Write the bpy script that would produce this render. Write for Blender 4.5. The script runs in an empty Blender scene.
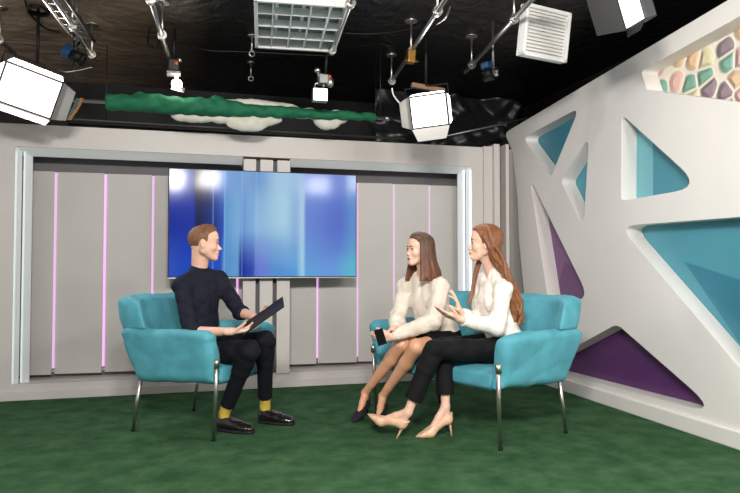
import bpy, bmesh, math, random
import numpy as np
from mathutils import Vector, Matrix

# ------------------------------------------------------------------ camera
FPX = 640.0
YAW = math.radians(15.4); PITCH = math.atan(20 / FPX)
CAM = np.array([0, 0, 1.10])
FW = np.array([math.sin(YAW) * math.cos(PITCH), math.cos(YAW) * math.cos(PITCH), math.sin(PITCH)])
RT = np.array([math.cos(YAW), -math.sin(YAW), 0.0])
UP = np.cross(RT, FW)
SC = bpy.context.scene
COL = SC.collection
cam = bpy.data.cameras.new('camera'); cam.lens = FPX / 740 * 36; cam.sensor_width = 36
cam.clip_start = 0.05
camo = bpy.data.objects.new('camera', cam); COL.objects.link(camo)
camo.matrix_world = Matrix(((RT[0], UP[0], -FW[0], CAM[0]), (RT[1], UP[1], -FW[1], CAM[1]),
                            (RT[2], UP[2], -FW[2], CAM[2]), (0, 0, 0, 1)))
SC.camera = camo
SC.view_settings.view_transform = 'Standard'
SC.view_settings.look = 'None'
SC.view_settings.gamma = 1.0
SC.view_settings.exposure = 0.0
SC.view_settings.use_curve_mapping = False

def ray(x, y): return FW + RT * ((x - 370) / FPX) + UP * ((246.5 - y) / FPX)
def at(x, y, d): return CAM + ray(x, y) * d
def onp(x, y, ax, v):
    r = ray(x, y); return CAM + r * ((v - CAM[ax]) / r[ax])

# ------------------------------------------------------------------ world light
w = bpy.data.worlds.new('world'); SC.world = w; w.use_nodes = True
bg = w.node_tree.nodes['Background']
bg.inputs[0].default_value = (0.93, 0.95, 1.0, 1); bg.inputs[1].default_value = 0.55

KEY = (125.0, 85.0, 34.0, 22.0)      # power of the studio panels behind the camera, left to right

# ------------------------------------------------------------------ materials
def srgb(r, g, b):
    return tuple(((c / 255) / 12.92 if c / 255 <= 0.04045 else ((c / 255 + 0.055) / 1.055) ** 2.4) for c in (r, g, b)) + (1,)
def mat(name, col, rough=0.5, metal=0.0, bump=0.0, bscale=200.0, var=0.0, vscale=8.0, sheen=0.0, emit=None, estr=0.0,
        coat=0.0, stretch=None, spec=0.5, sss=0.0, detail=3.0):
    m = bpy.data.materials.new(name); m.use_nodes = True
    nt = m.node_tree; b = nt.nodes['Principled BSDF']
    b.inputs['Base Color'].default_value = col
    b.inputs['Roughness'].default_value = rough
    b.inputs['Metallic'].default_value = metal
    b.inputs['Specular IOR Level'].default_value = spec
    if sheen:
        b.inputs['Sheen Weight'].default_value = sheen; b.inputs['Sheen Roughness'].default_value = 0.4
        b.inputs['Sheen Tint'].default_value = tuple(min(1, c * 1.4 + .1) for c in col[:3]) + (1,)
    if coat: b.inputs['Coat Weight'].default_value = coat
    if sss:
        b.inputs['Subsurface Weight'].default_value = sss; b.inputs['Subsurface Radius'].default_value = (0.02, 0.007, 0.004)
    if emit:
        b.inputs['Emission Color'].default_value = emit; b.inputs['Emission Strength'].default_value = estr
    tc = nt.nodes.new('ShaderNodeTexCoord'); vec = tc.outputs['Object']
    if stretch:
        mp = nt.nodes.new('ShaderNodeMapping'); mp.inputs['Scale'].default_value = stretch
        nt.links.new(vec, mp.inputs['Vector']); vec = mp.outputs['Vector']
    if var:
        n = nt.nodes.new('ShaderNodeTexNoise'); n.inputs['Scale'].default_value = vscale; n.inputs['Detail'].default_value = detail
        nt.links.new(vec, n.inputs['Vector'])
        cr = nt.nodes.new('ShaderNodeValToRGB')
        cr.color_ramp.elements[0].position = 0.3; cr.color_ramp.elements[1].position = 0.7
        cr.color_ramp.elements[0].color = tuple(c * (1 - var) for c in col[:3]) + (1,)
        cr.color_ramp.elements[1].color = tuple(min(1, c * (1 + var)) for c in col[:3]) + (1,)
        nt.links.new(n.outputs['Fac'], cr.inputs['Fac']); nt.links.new(cr.outputs['Color'], b.inputs['Base Color'])
    if bump:
        n2 = nt.nodes.new('ShaderNodeTexNoise'); n2.inputs['Scale'].default_value = bscale; n2.inputs['Detail'].default_value = detail
        nt.links.new(vec, n2.inputs['Vector'])
        bp = nt.nodes.new('ShaderNodeBump'); bp.inputs['Strength'].default_value = bump; bp.inputs['Distance'].default_value = 0.01
        nt.links.new(n2.outputs['Fac'], bp.inputs['Height']); nt.links.new(bp.outputs['Normal'], b.inputs['Normal'])
    return m

M = {}
M['wall'] = mat('wall_paint', srgb(208, 201, 195), 0.5, var=0.03, vscale=1.5, bump=0.03, bscale=60)
M['wallr'] = mat('right_wall_paint', srgb(232, 227, 221), 0.55, var=0.03, vscale=2.0, bump=0.05, bscale=25)
M['recess'] = mat('recess_panel', srgb(196, 191, 185), 0.45, var=0.03, vscale=2.5)
M['gap'] = mat('dark_gap', srgb(112, 108, 110), 0.7)
M['frame'] = mat('frosted_frame', srgb(226, 229, 229), 0.3)
M['rib_dark'] = mat('grey_rib', srgb(165, 160, 156), 0.6)
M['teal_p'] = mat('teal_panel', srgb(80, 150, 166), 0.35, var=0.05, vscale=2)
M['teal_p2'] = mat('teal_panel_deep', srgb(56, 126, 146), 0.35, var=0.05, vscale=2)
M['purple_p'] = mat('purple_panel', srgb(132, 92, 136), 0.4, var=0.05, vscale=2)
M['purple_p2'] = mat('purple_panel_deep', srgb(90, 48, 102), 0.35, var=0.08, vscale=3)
M['chrome'] = mat('brushed_chrome', srgb(196, 190, 182), 0.34, 1.0)
M['galv'] = mat('galvanised_pipe', srgb(150, 150, 148), 0.4, 0.9)
M['darkmetal'] = mat('dark_metal', srgb(34, 34, 36), 0.45, 0.4)
M['black'] = mat('black_plastic', srgb(14, 14, 15), 0.55, spec=.3)
M['white'] = mat('white_plastic', srgb(226, 224, 220), 0.45)
M['velvet'] = mat('teal_velvet', srgb(78, 154, 168), 0.7, sheen=0.35, var=0.16, vscale=7, bump=0.25, bscale=14)
M['shirt'] = mat('navy_cotton', srgb(24, 26, 40), 0.8, spec=.25, var=0.12, vscale=12, bump=0.25, bscale=35)
M['trouser'] = mat('navy_wool', srgb(12, 14, 22), 0.8, spec=.25, var=0.15, vscale=10, bump=0.25, bscale=25)
M['blacktr'] = mat('black_wool', srgb(11, 11, 12), 0.8, spec=.25, var=0.15, vscale=10, bump=0.25, bscale=25)
M['skirt'] = mat('black_crepe', srgb(10, 10, 11), 0.8, spec=.25, bump=0.2, bscale=25)
M['sweater'] = mat('cream_knit', srgb(226, 214, 198), 0.85, sheen=0.2, bump=0.3, bscale=70, var=0.03, vscale=30)
M['blouse'] = mat('white_silk', srgb(236, 228, 218), 0.5, sheen=0.1, bump=0.3, bscale=22)
M['skin_m'] = mat('skin_light', srgb(230, 184, 160), 0.5, sss=0.08, var=0.05, vscale=20)
M['skin_w'] = mat('skin_warm', srgb(232, 188, 164), 0.48, sss=0.08, var=0.04, vscale=20)
M['skin_leg'] = mat('skin_tan', srgb(220, 164, 128), 0.42, sss=0.05, var=0.03, vscale=10)
M['lips_m'] = mat('lips_muted', srgb(196, 128, 112), 0.45)
M['lips_w'] = mat('lips_rose', srgb(186, 84, 80), 0.35)
M['eye'] = mat('eye_white', srgb(226, 220, 214), 0.2)
M['iris'] = mat('iris_dark', srgb(44, 34, 30), 0.15)
M['hair_m'] = mat('short_brown_hair', srgb(118, 80, 52), 0.6, var=0.3, vscale=40, bump=0.5, bscale=120)
M['brow_m'] = mat('brow_brown', srgb(112, 74, 52), 0.7)
def hair_mat(name, top, low, z0, z1):
    m = mat(name, top, 0.42, bump=0.7, bscale=45, stretch=(4, 4, 0.4), detail=5); nt = m.node_tree; b = nt.nodes['Principled BSDF']
    tc = nt.nodes.new('ShaderNodeTexCoord'); sx = nt.nodes.new('ShaderNodeSeparateXYZ'); nt.links.new(tc.outputs['Object'], sx.inputs[0])
    mr = nt.nodes.new('ShaderNodeMapRange'); mr.inputs['From Min'].default_value = z0; mr.inputs['From Max'].default_value = z1; nt.links.new(sx.outputs['Z'], mr.inputs['Value'])
    mx = nt.nodes.new('ShaderNodeMix'); mx.data_type = 'RGBA'; mx.inputs['A'].default_value = low; mx.inputs['B'].default_value = top; nt.links.new(mr.outputs[0], mx.inputs['Factor'])
    mp = nt.nodes.new('ShaderNodeMapping'); mp.inputs['Scale'].default_value = (4, 4, .4); nt.links.new(tc.outputs['Object'], mp.inputs[0])
    n = nt.nodes.new('ShaderNodeTexNoise'); n.inputs['Scale'].default_value = 22; n.inputs['Detail'].default_value = 5; nt.links.new(mp.outputs[0], n.inputs['Vector'])
    m2 = nt.nodes.new('ShaderNodeMapRange'); m2.inputs['From Min'].default_value = .3; m2.inputs['From Max'].default_value = .7; m2.inputs['To Min'].default_value = .55; m2.inputs['To Max'].default_value = 1.35; nt.links.new(n.outputs['Fac'], m2.inputs['Value'])
    mu = nt.nodes.new('ShaderNodeVectorMath'); mu.operation = 'SCALE'; nt.links.new(mx.outputs['Result'], mu.inputs[0]); nt.links.new(m2.outputs[0], mu.inputs['Scale'])
    nt.links.new(mu.outputs[0], b.inputs['Base Color']); return m
M['hair_1'] = hair_mat('auburn_hair', srgb(90, 62, 42), srgb(112, 62, 32), .98, 1.28)
M['hair_2'] = hair_mat('red_hair', srgb(132, 80, 46), srgb(138, 90, 54), .75, 1.25)
M['brow_w'] = mat('brow_dark', srgb(76, 46, 36), 0.7)
M['sock'] = mat('mustard_sock', srgb(208, 176, 70), 0.85, bump=0.3, bscale=150, var=0.06, vscale=40)
M['leather'] = mat('black_leather', srgb(28, 22, 22), 0.25, coat=0.4)
M['sole'] = mat('rubber_sole', srgb(18, 17, 17), 0.6)
M['suede'] = mat('black_suede', srgb(18, 17, 20), 0.7, sheen=0.2)
M['nude'] = mat('nude_leather', srgb(226, 184, 150), 0.35)
M['green_cloth'] = mat('chroma_green_cloth', srgb(8, 98, 64), 0.75, var=0.12, vscale=10, bump=0.4, bscale=14)
M['white_cloth'] = mat('white_cloth', srgb(206, 202, 188), 0.7, var=0.04, bump=0.3, bscale=14)
M['blue'] = mat('blue_plastic', srgb(22, 62, 100), 0.4)
M['orange'] = mat('orange_cap', srgb(190, 96, 50), 0.4)
M['brass'] = mat('brass', srgb(150, 110, 50), 0.35, 0.8)
M['barn'] = mat('barn_door_metal', srgb(120, 118, 114), 0.35, 0.5)
M['lampface'] = mat('panel_diffuser', srgb(240, 240, 235), 0.5, emit=(1, 0.97, 0.92, 1), estr=3.2)
M['bulb'] = mat('bulb_glass', srgb(255, 250, 235), 0.5, emit=(1, 0.93, 0.82, 1), estr=40.0)
M['keyface'] = mat('key_diffuser', srgb(240, 240, 240), 0.5, emit=(1, 0.98, 0.95, 1), estr=8.0)
M['pink_led'] = mat('pink_led', srgb(150, 130, 150), 0.5, emit=srgb(222, 178, 222), estr=.85)
M['violet_led'] = mat('violet_led', srgb(150, 120, 150), 0.5, emit=srgb(224, 166, 226), estr=1.1)
M['white_led'] = mat('white_led', srgb(230, 240, 245), 0.5, emit=srgb(225, 236, 250), estr=1.1)
M['soft_led'] = mat('soft_white_led', srgb(220, 230, 230), 0.5, emit=srgb(215, 232, 228), estr=0.35)
M['grille_in'] = mat('grille_inside', srgb(74, 94, 92), 0.3, 0.3)
M['wood'] = mat('plywood_scrap', srgb(130, 100, 78), 0.7)

def floor_mat():
    m = mat('green_carpet', srgb(31, 74, 50), 0.95, spec=0.1)
    nt = m.node_tree; b = nt.nodes['Principled BSDF']; tc = nt.nodes.new('ShaderNodeTexCoord')
    n1 = nt.nodes.new('ShaderNodeTexNoise'); n1.inputs['Scale'].default_value = 5.5; n1.inputs['Detail'].default_value = 9; n1.inputs['Roughness'].default_value = .65
    n2 = nt.nodes.new('ShaderNodeTexNoise'); n2.inputs['Scale'].default_value = 260; n2.inputs['Detail'].default_value = 2
    cr = nt.nodes.new('ShaderNodeValToRGB'); e = cr.color_ramp.elements
    e[0].position = 0.32; e[0].color = srgb(42, 80, 50); e[1].position = 0.68; e[1].color = srgb(76, 112, 76)
    mx = nt.nodes.new('ShaderNodeMix'); mx.data_type = 'RGBA'; mx.blend_type = 'MULTIPLY'; mx.inputs['Factor'].default_value = 0.5
    cr2 = nt.nodes.new('ShaderNodeValToRGB'); cr2.color_ramp.elements[0].color = (.45, .45, .45, 1); cr2.color_ramp.elements[0].position = .3; cr2.color_ramp.elements[1].position = .65
    nt.links.new(tc.outputs['Object'], n1.inputs['Vector']); nt.links.new(tc.outputs['Object'], n2.inputs['Vector'])
    nt.links.new(n1.outputs['Fac'], cr.inputs['Fac']); nt.links.new(n2.outputs['Fac'], cr2.inputs['Fac'])
    nt.links.new(cr.outputs['Color'], mx.inputs['A']); nt.links.new(cr2.outputs['Color'], mx.inputs['B'])
    nt.links.new(mx.outputs['Result'], b.inputs['Base Color'])
    bp = nt.nodes.new('ShaderNodeBump'); bp.inputs['Strength'].default_value = 0.6; bp.inputs['Distance'].default_value = 0.01
    nt.links.new(n2.outputs['Fac'], bp.inputs['Height']); nt.links.new(bp.outputs['Normal'], b.inputs['Normal'])
    return m
M['floor'] = floor_mat()

def ceiling_mat():
    m = mat('black_ceiling_film', srgb(26, 24, 23), 0.42, spec=0.4)
    nt = m.node_tree; b = nt.nodes['Principled BSDF']; tc = nt.nodes.new('ShaderNodeTexCoord')
    sx = nt.nodes.new('ShaderNodeSeparateXYZ'); nt.links.new(tc.outputs['Object'], sx.inputs[0])
    n = nt.nodes.new('ShaderNodeTexNoise'); n.inputs['Scale'].default_value = 1.6; n.inputs['Detail'].default_value = 8; n.inputs['Distortion'].default_value = 1.5
    mp = nt.nodes.new('ShaderNodeMapping'); mp.inputs['Scale'].default_value = (1, 3.0, 1); mp.inputs['Rotation'].default_value = (0, 0, 0.5)
    nt.links.new(tc.outputs['Object'], mp.inputs[0]); nt.links.new(mp.outputs[0], n.inputs['Vector'])
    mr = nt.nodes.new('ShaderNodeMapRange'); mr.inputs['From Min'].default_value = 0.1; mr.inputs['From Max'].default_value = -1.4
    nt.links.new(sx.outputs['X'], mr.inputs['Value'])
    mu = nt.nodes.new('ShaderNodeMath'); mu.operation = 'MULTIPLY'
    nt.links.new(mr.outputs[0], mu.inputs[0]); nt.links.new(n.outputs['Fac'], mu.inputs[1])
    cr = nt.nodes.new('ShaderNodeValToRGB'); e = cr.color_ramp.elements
    e[0].position = 0.0; e[0].color = srgb(22, 21, 21); e[1].position = 0.55; e[1].color = srgb(180, 152, 128)  # brown streaks towards the left, colour lightened to stand in for lamp bounce
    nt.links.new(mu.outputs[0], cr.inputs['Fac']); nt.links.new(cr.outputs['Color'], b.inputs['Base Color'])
    v = nt.nodes.new('ShaderNodeTexNoise'); v.inputs['Scale'].default_value = 3.0; v.inputs['Detail'].default_value = 5; v.inputs['Distortion'].default_value = 2.0
    nt.links.new(tc.outputs['Object'], v.inputs['Vector'])
    bp = nt.nodes.new('ShaderNodeBump'); bp.inputs['Strength'].default_value = 0.6; bp.inputs['Distance'].default_value = 0.05
    nt.links.new(v.outputs['Fac'], bp.inputs['Height']); nt.links.new(bp.outputs['Normal'], b.inputs['Normal'])
    return m
M['ceiling'] = ceiling_mat()
M['blackwall'] = mat('black_studio_wall', srgb(13, 12, 12), 0.7)
M['film'] = mat('black_plastic_film', srgb(34, 34, 36), 0.42, spec=.6)

# ------------------------------------------------------------------ object helpers
def link(o, parent=None):
    COL.objects.link(o)
    if parent is not None: o.parent = parent
    return o
def tag(o, label=None, cat=None, group=None, kind=None):
    if label: o['label'] = label
    if cat: o['category'] = cat
    if group: o['group'] = group
    if kind: o['kind'] = kind
    return o
def empty(name, loc=(0, 0, 0), rz=0.0):
    o = bpy.data.objects.new(name, None); o.location = loc; o.rotation_euler = (0, 0, rz); o.empty_display_size = .1
    return link(o)

class MB:
    def __init__(s): s.bm = bmesh.new()
    def box(s, c, half, rot=None, bevel=0.0, seg=2, mi=0):
        R3 = Matrix(rot) if rot is not None else Matrix.Identity(3)
        vs = [s.bm.verts.new(Vector(c) + R3 @ Vector((sx * half[0], sy * half[1], sz * half[2])))
              for sx in (-1, 1) for sy in (-1, 1) for sz in (-1, 1)]
        fs = [s.bm.faces.new([vs[i] for i in q]) for q in ((0, 1, 3, 2), (4, 6, 7, 5), (0, 4, 5, 1), (2, 3, 7, 6), (0, 2, 6, 4), (1, 5, 7, 3))]
        for f_ in fs: f_.material_index = mi
        if bevel:
            es = list({e for f_ in fs for e in f_.edges})
            bmesh.ops.bevel(s.bm, geom=es, offset=bevel, segments=seg, affect='EDGES', profile=0.5)
        return s
    def tube(s, pts, r, n=10, cap=True, mi=0):
        pts = [Vector(p) for p in pts]; rs = r if isinstance(r, (list, tuple)) else [r] * len(pts)
        rings = []; prev = None
        for i, p in enumerate(pts):
            d = (pts[min(i + 1, len(pts) - 1)] - pts[max(i - 1, 0)]).normalized()
            if prev is None:
                a = d.orthogonal().normalized()
            else:
                a = (prev - d * prev.dot(d)).normalized()
            prev = a; b = d.cross(a)
            rings.append([s.bm.verts.new(p + (a * math.cos(t) + b * math.sin(t)) * rs[i]) for t in [2 * math.pi * k / n for k in range(n)]])
        for i in range(len(rings) - 1):
            for k in range(n):
                f_ = s.bm.faces.new((rings[i][k], rings[i][(k + 1) % n], rings[i + 1][(k + 1) % n], rings[i + 1][k])); f_.smooth = True; f_.material_index = mi
        if cap:
            s.bm.faces.new(rings[0][::-1]).material_index = mi; s.bm.faces.new(rings[-1]).material_index = mi
        return s
    def prism(s, poly, off):
        """polygon (3D points) thickened by vector off"""
        a = [s.bm.verts.new(Vector(p)) for p in poly]; b = [s.bm.verts.new(Vector(p) + Vector(off)) for p in poly]
        s.bm.faces.new(a); s.bm.faces.new(b[::-1]); n = len(a)
        for i in range(n): s.bm.faces.new((a[i], b[i], b[(i + 1) % n], a[(i + 1) % n]))
        return s
    def ball(s, c, r, sc=(1, 1, 1), rot=None, n=12):
        mt = Matrix.Translation(Vector(c)) @ ((Matrix(rot).to_4x4()) if rot is not None else Matrix.Identity(4)) @ Matrix.Diagonal((sc[0] * r, sc[1] * r, sc[2] * r, 1))
        g = bmesh.ops.create_uvsphere(s.bm, u_segments=n, v_segments=n // 2 + 2, radius=1, matrix=mt)
        for v in g['verts']:
            for f_ in v.link_faces: f_.smooth = True
        return s
    def build(s, name, m, parent=None, origin=None):
        bmesh.ops.recalc_face_normals(s.bm, faces=s.bm.faces[:])
        me = bpy.data.meshes.new(name)
        if origin is not None: bmesh.ops.translate(s.bm, verts=s.bm.verts[:], vec=-Vector(origin))
        s.bm.to_mesh(me); s.bm.free()
        for k in (m if isinstance(m, (list, tuple)) else [m]): me.materials.append(k)
        o = bpy.data.objects.new(name, me)
        if origin is not None: o.location = origin
        return link(o, parent)
def struct(name, mb, m, parent=None):
    o = mb.build(name, m, parent)
    if parent is None: o['kind'] = 'structure'
    return o

def rounded(poly, rad, seg=6):
    """round the corners of a 2D polygon; rad = number or list"""
    out = []; n = len(poly)
    for i in range(n):
        p = np.array(poly[i], float); a = np.array(poly[i - 1], float) - p; b = np.array(poly[(i + 1) % n], float) - p
        la, lb = np.linalg.norm(a), np.linalg.norm(b); r = rad[i] if isinstance(rad, (list, tuple)) else rad
        a /= la; b /= lb; ang = math.acos(max(-1, min(1, float(a @ b)))); t = min(r / math.tan(ang / 2), la * .45, lb * .45)
        p0, p1 = p + a * t, p + b * t
        for k in range(seg + 1):
            u = k / seg; out.append(tuple((1 - u) ** 2 * p0 + 2 * u * (1 - u) * p + u * u * p1))
    return out
def plate(outer, holes):
    """2D curve with holes -> filled flat mesh data (verts 2D, faces)"""
    cu = bpy.data.curves.new('tmp', 'CURVE'); cu.dimensions = '2D'; cu.fill_mode = 'BOTH'
    for loop in [outer] + holes:
        sp = cu.splines.new('POLY'); sp.points.add(len(loop) - 1); sp.use_cyclic_u = True
        for q, p in zip(sp.points, loop): q.co = (p[0], p[1], 0, 1)
    return cu
def holed_wall(name, outer, holes, thick, mapping, m):
    cu = plate(outer, holes); cu.extrude = thick / 2
    tmp = bpy.data.objects.new('tmp', cu); COL.objects.link(tmp)
    dg = bpy.context.evaluated_depsgraph_get(); dg.update()
    me = bpy.data.meshes.new_from_object(tmp.evaluated_get(dg))
    bpy.data.objects.remove(tmp); bpy.data.curves.remove(cu)
    for v in me.vertices: v.co = mapping(v.co.x, v.co.y, v.co.z + thick / 2)
    bm = bmesh.new(); bm.from_mesh(me); bmesh.ops.remove_doubles(bm, verts=bm.verts[:], dist=1e-5)
    bmesh.ops.recalc_face_normals(bm, faces=bm.faces[:]); bm.to_mesh(me); bm.free()
    me.name = name; me.materials.clear(); me.materials.append(m)
    for p in me.polygons: p.use_smooth = False
    o = bpy.data.objects.new(name, me); link(o); o['kind'] = 'structure'
    return o

# ------------------------------------------------------------------ signed-distance modelling (for upholstery, bodies, clothes)
def axis_coords(lo, hi, h, fine=()):
    """grid coordinates with finer steps inside the given (a, b, step) ranges"""
    xs = [lo]
    while xs[-1] < hi:
        x = xs[-1]; st = h
        for a, b, s_ in fine:
            if a - 0.004 <= x <= b: st = min(st, s_)
        xs.append(x + st)
    return np.array(xs, np.float32)
def unit(v):
    v = np.array(v, float); return v / np.linalg.norm(v)
class Field:
    def __init__(s, lo, hi, h, fine=((), (), ())):
        s.ax = [axis_coords(lo[i], hi[i], h, fine[i]) for i in range(3)]
        s.f = np.full([len(a) for a in s.ax], 1.0, np.float32)
    def rng(s, lo, hi, m=0.05):
        sl = []
        for i in range(3):
            a = int(np.searchsorted(s.ax[i], lo[i] - m)); b = int(np.searchsorted(s.ax[i], hi[i] + m)); sl.append(slice(max(a, 0), max(b, 0)))
        return tuple(sl)
    def grid(s, sl):
        return (s.ax[0][sl[0]][:, None, None], s.ax[1][sl[1]][None, :, None], s.ax[2][sl[2]][None, None, :])
    def put(s, fn, lo, hi, k=0.0, mode='add', m=0.05):
        sl = s.rng(lo, hi, m)
        if any(q.start >= q.stop for q in sl): return s
        X, Y, Z = s.grid(sl); b = fn(X, Y, Z).astype(np.float32); a = s.f[sl]
        if mode == 'add':
            if k > 0:
                h = np.clip(.5 + .5 * (b - a) / k, 0, 1); r = b * (1 - h) + a * h - k * h * (1 - h)
                # h -> weight of a
            else: r = np.minimum(a, b)
        elif mode == 'sub':
            b = -b
            if k > 0:
                h = np.clip(.5 - .5 * (b - a) / k, 0, 1); r = b * (1 - h) + a * h + k * h * (1 - h)
            else: r = np.maximum(a, b)
        s.f[sl] = r; return s
    def cone(s, a, b, r1, r2, k=0.0, mode='add', flat=None, m=0.05):
        a = np.array(a, float); b = np.array(b, float); ba = b - a; L = float(ba @ ba) + 1e-9
        def fn(X, Y, Z):
            px, py, pz = X - a[0], Y - a[1], Z - a[2]
            t = np.clip((px * ba[0] + py * ba[1] + pz * ba[2]) / L, 0, 1)
            qx, qy, qz = px - t * ba[0], py - t * ba[1], pz - t * ba[2]
            d2 = qx * qx + qy * qy + qz * qz
            if flat is not None:
                n, fc = flat; dn = qx * n[0] + qy * n[1] + qz * n[2]; d2 = d2 + dn * dn * (1 / fc ** 2 - 1)
            return np.sqrt(d2) - (r1 + (r2 - r1) * t)
        R_ = max(r1, r2)
        if flat is not None: R_ *= max(1.0, flat[1])
        return s.put(fn, np.minimum(a, b) - R_, np.maximum(a, b) + R_, k, mode, m)
    def chain(s, pts, r1, r2, k=0.0):
        """one strand: hard union of its tapered segments, blended into the field as a whole"""
        P = [np.array(q_, float) for q_ in pts]; n = len(P) - 1
        def fn(X, Y, Z):
            best = None
            for i in range(n):
                a, ba = P[i], P[i + 1] - P[i]; L = float(ba @ ba) + 1e-9
                px, py, pz = X - a[0], Y - a[1], Z - a[2]
                t = np.clip((px * ba[0] + py * ba[1] + pz * ba[2]) / L, 0, 1)
                qx, qy, qz = px - t * ba[0], py - t * ba[1], pz - t * ba[2]
                d = np.sqrt(qx * qx + qy * qy + qz * qz) - (r1 + (r2 - r1) * (i + t) / n)
                best = d if best is None else np.minimum(best, d)
            return best
        A = np.array(P); R_ = max(r1, r2)
        return s.put(fn, A.min(0) - R_, A.max(0) + R_, k, 'add', .015)
    def tubecut(s, a, b, r1, r2, k=0.0, mode='add', flat=None, both=True):
        """tapered limb with flat ends (cuffs, hems)"""
        a = np.array(a, float); b = np.array(b, float); ba = b - a; L = float(np.linalg.norm(ba)); u = ba / L
        def fn(X, Y, Z):
            px, py, pz = X - a[0], Y - a[1], Z - a[2]
            t = px * u[0] + py * u[1] + pz * u[2]
            qx, qy, qz = px - t * u[0], py - t * u[1], pz - t * u[2]
            d2 = qx * qx + qy * qy + qz * qz
            if flat is not None:
                n, fc = flat; dn = qx * n[0] + qy * n[1] + qz * n[2]; d2 = d2 + dn * dn * (1 / fc ** 2 - 1)
            d = np.sqrt(d2) - (r1 + (r2 - r1) * np.clip(t / L, 0, 1))
            d = np.maximum(d, t - L)
            return np.maximum(d, -t) if both else d
        R_ = max(r1, r2) * (max(1.0, flat[1]) if flat is not None else 1)
        return s.put(fn, np.minimum(a, b) - R_, np.maximum(a, b) + R_, k, mode)
    def ell(s, c, rad, k=0.0, rot=None, mode='add', m=0.05):
        c = np.array(c, float); R3 = np.eye(3) if rot is None else np.array(rot, float)   # columns = local axes
        def fn(X, Y, Z):
            px, py, pz = X - c[0], Y - c[1], Z - c[2]
            q = [(px * R3[0, i] + py * R3[1, i] + pz * R3[2, i]) / rad[i] for i in range(3)]
            k0 = np.sqrt(q[0] ** 2 + q[1] ** 2 + q[2] ** 2) + 1e-6
            k1 = np.sqrt((q[0] / rad[0]) ** 2 + (q[1] / rad[1]) ** 2 + (q[2] / rad[2]) ** 2) + 1e-6
            return k0 * (k0 - 1) / k1
        e = np.sqrt(((R3 * np.array(rad)) ** 2).sum(1))
        return s.put(fn, c - e, c + e, k, mode, m)
    def cut(s, p, n, lo=None, hi=None, k=0.0):
        """remove everything on the +n side of the plane (inside an optional region)"""
        p = np.array(p, float); n = unit(n)
        lo = np.array([a[0] for a in s.ax]) if lo is None else lo; hi = np.array([a[-1] for a in s.ax]) if hi is None else hi
        sl = s.rng(lo, hi, 0.0); X, Y, Z = s.grid(sl)
        d = ((X - p[0]) * n[0] + (Y - p[1]) * n[1] + (Z - p[2]) * n[2]).astype(np.float32)
        s.f[sl] = np.maximum(s.f[sl], d); return s
    def wrinkle(s, terms, amp):
        """terms: list of (direction vector * frequency, phase)"""
        X, Y, Z = s.grid((slice(None),) * 3); acc = 0
        for v, ph in terms:
            t = X * v[0] + Y * v[1] + Z * v[2] + ph
            w_ = np.sin(.5 * (t + 1.3 * np.sin(X * v[1] * .4 + Z * 9.0 + ph * 2) + 1.1 * np.sin(Y * 11 + X * 7 + ph)))
            acc = acc + 1.2 - 2.2 * np.abs(w_) ** .8
        s.f += (amp * acc / max(1, len(terms))).astype(np.float32); return s
    def mesh(s, name, mats, parent=None, origin=(0, 0, 0), pick=None, smooth=1):
        f = s.f; ins = f < 0
        nx, ny, nz = f.shape; C8 = []
        cnt = np.zeros((nx - 1, ny - 1, nz - 1), np.uint8)
        for i in (0, 1):
            for j in (0, 1):
                for k in (0, 1): cnt += ins[i:nx - 1 + i, j:ny - 1 + j, k:nz - 1 + k]
        act = (cnt > 0) & (cnt < 8); I = np.argwhere(act)
        idx = np.full(act.shape, -1, np.int32); idx[act] = np.arange(len(I))
        ax = s.ax; cor = {}
        for i in (0, 1):
            for j in (0, 1):
                for k in (0, 1):
                    cor[(i, j, k)] = (f[I[:, 0] + i, I[:, 1] + j, I[:, 2] + k],
                                      np.stack([ax[0][I[:, 0] + i], ax[1][I[:, 1] + j], ax[2][I[:, 2] + k]], 1))
        acc = np.zeros((len(I), 3)); num = np.zeros(len(I))
        keys = list(cor)
        for a in keys:
            for d in range(3):
                if a[d] == 0:
                    b = list(a); b[d] = 1; b = tuple(b)
                    va, pa = cor[a]; vb, pb = cor[b]; m_ = (va < 0) != (vb < 0)
                    t = np.where(m_, va / np.where(va - vb == 0, 1, va - vb), 0)
                    acc[m_] += (pa + (pb - pa) * t[:, None])[m_]; num[m_] += 1
        V = acc / np.maximum(num, 1)[:, None]
        quads = []
        for d in range(3):
            e = [slice(None)] * 3; e2 = [slice(None)] * 3
            e[d] = slice(0, -1); e2[d] = slice(1, None)
            A = ins[tuple(e)]; B = ins[tuple(e2)]; ch = np.argwhere(A != B)
            o1, o2 = [q for q in range(3) if q != d]
            ok = (ch[:, o1] > 0) & (ch[:, o2] > 0) & (ch[:, o1] < f.shape[o1] - 1) & (ch[:, o2] < f.shape[o2] - 1); ch = ch[ok]
            sgn = A[tuple(ch.T)]
            def cell(a, b):
                c = ch.copy(); c[:, o1] -= a; c[:, o2] -= b; return idx[tuple(c.T)]
            q = np.stack([cell(1, 1), cell(0, 1), cell(0, 0), cell(1, 0)], 1)
            flip = ~sgn if d != 1 else sgn
            q[flip] = q[flip][:, ::-1]; quads.append(q)
        Q = np.concatenate(quads); Q = Q[(Q >= 0).all(1)]
        for _ in range(smooth):       # light laplacian pass
            sm = np.zeros_like(V); c_ = np.zeros(len(V))
            for a in range(4):
                b = (a + 1) % 4
                np.add.at(sm, Q[:, a], V[Q[:, b]]); np.add.at(c_, Q[:, a], 1)
                np.add.at(sm, Q[:, b], V[Q[:, a]]); np.add.at(c_, Q[:, b], 1)
            V = V * .5 + .5 * sm / np.maximum(c_, 1)[:, None]
        me = bpy.data.meshes.new(name)
        org = np.array(origin, float)
        me.vertices.add(len(V)); me.vertices.foreach_set('co', (V - org).astype(np.float32).ravel())
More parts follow.
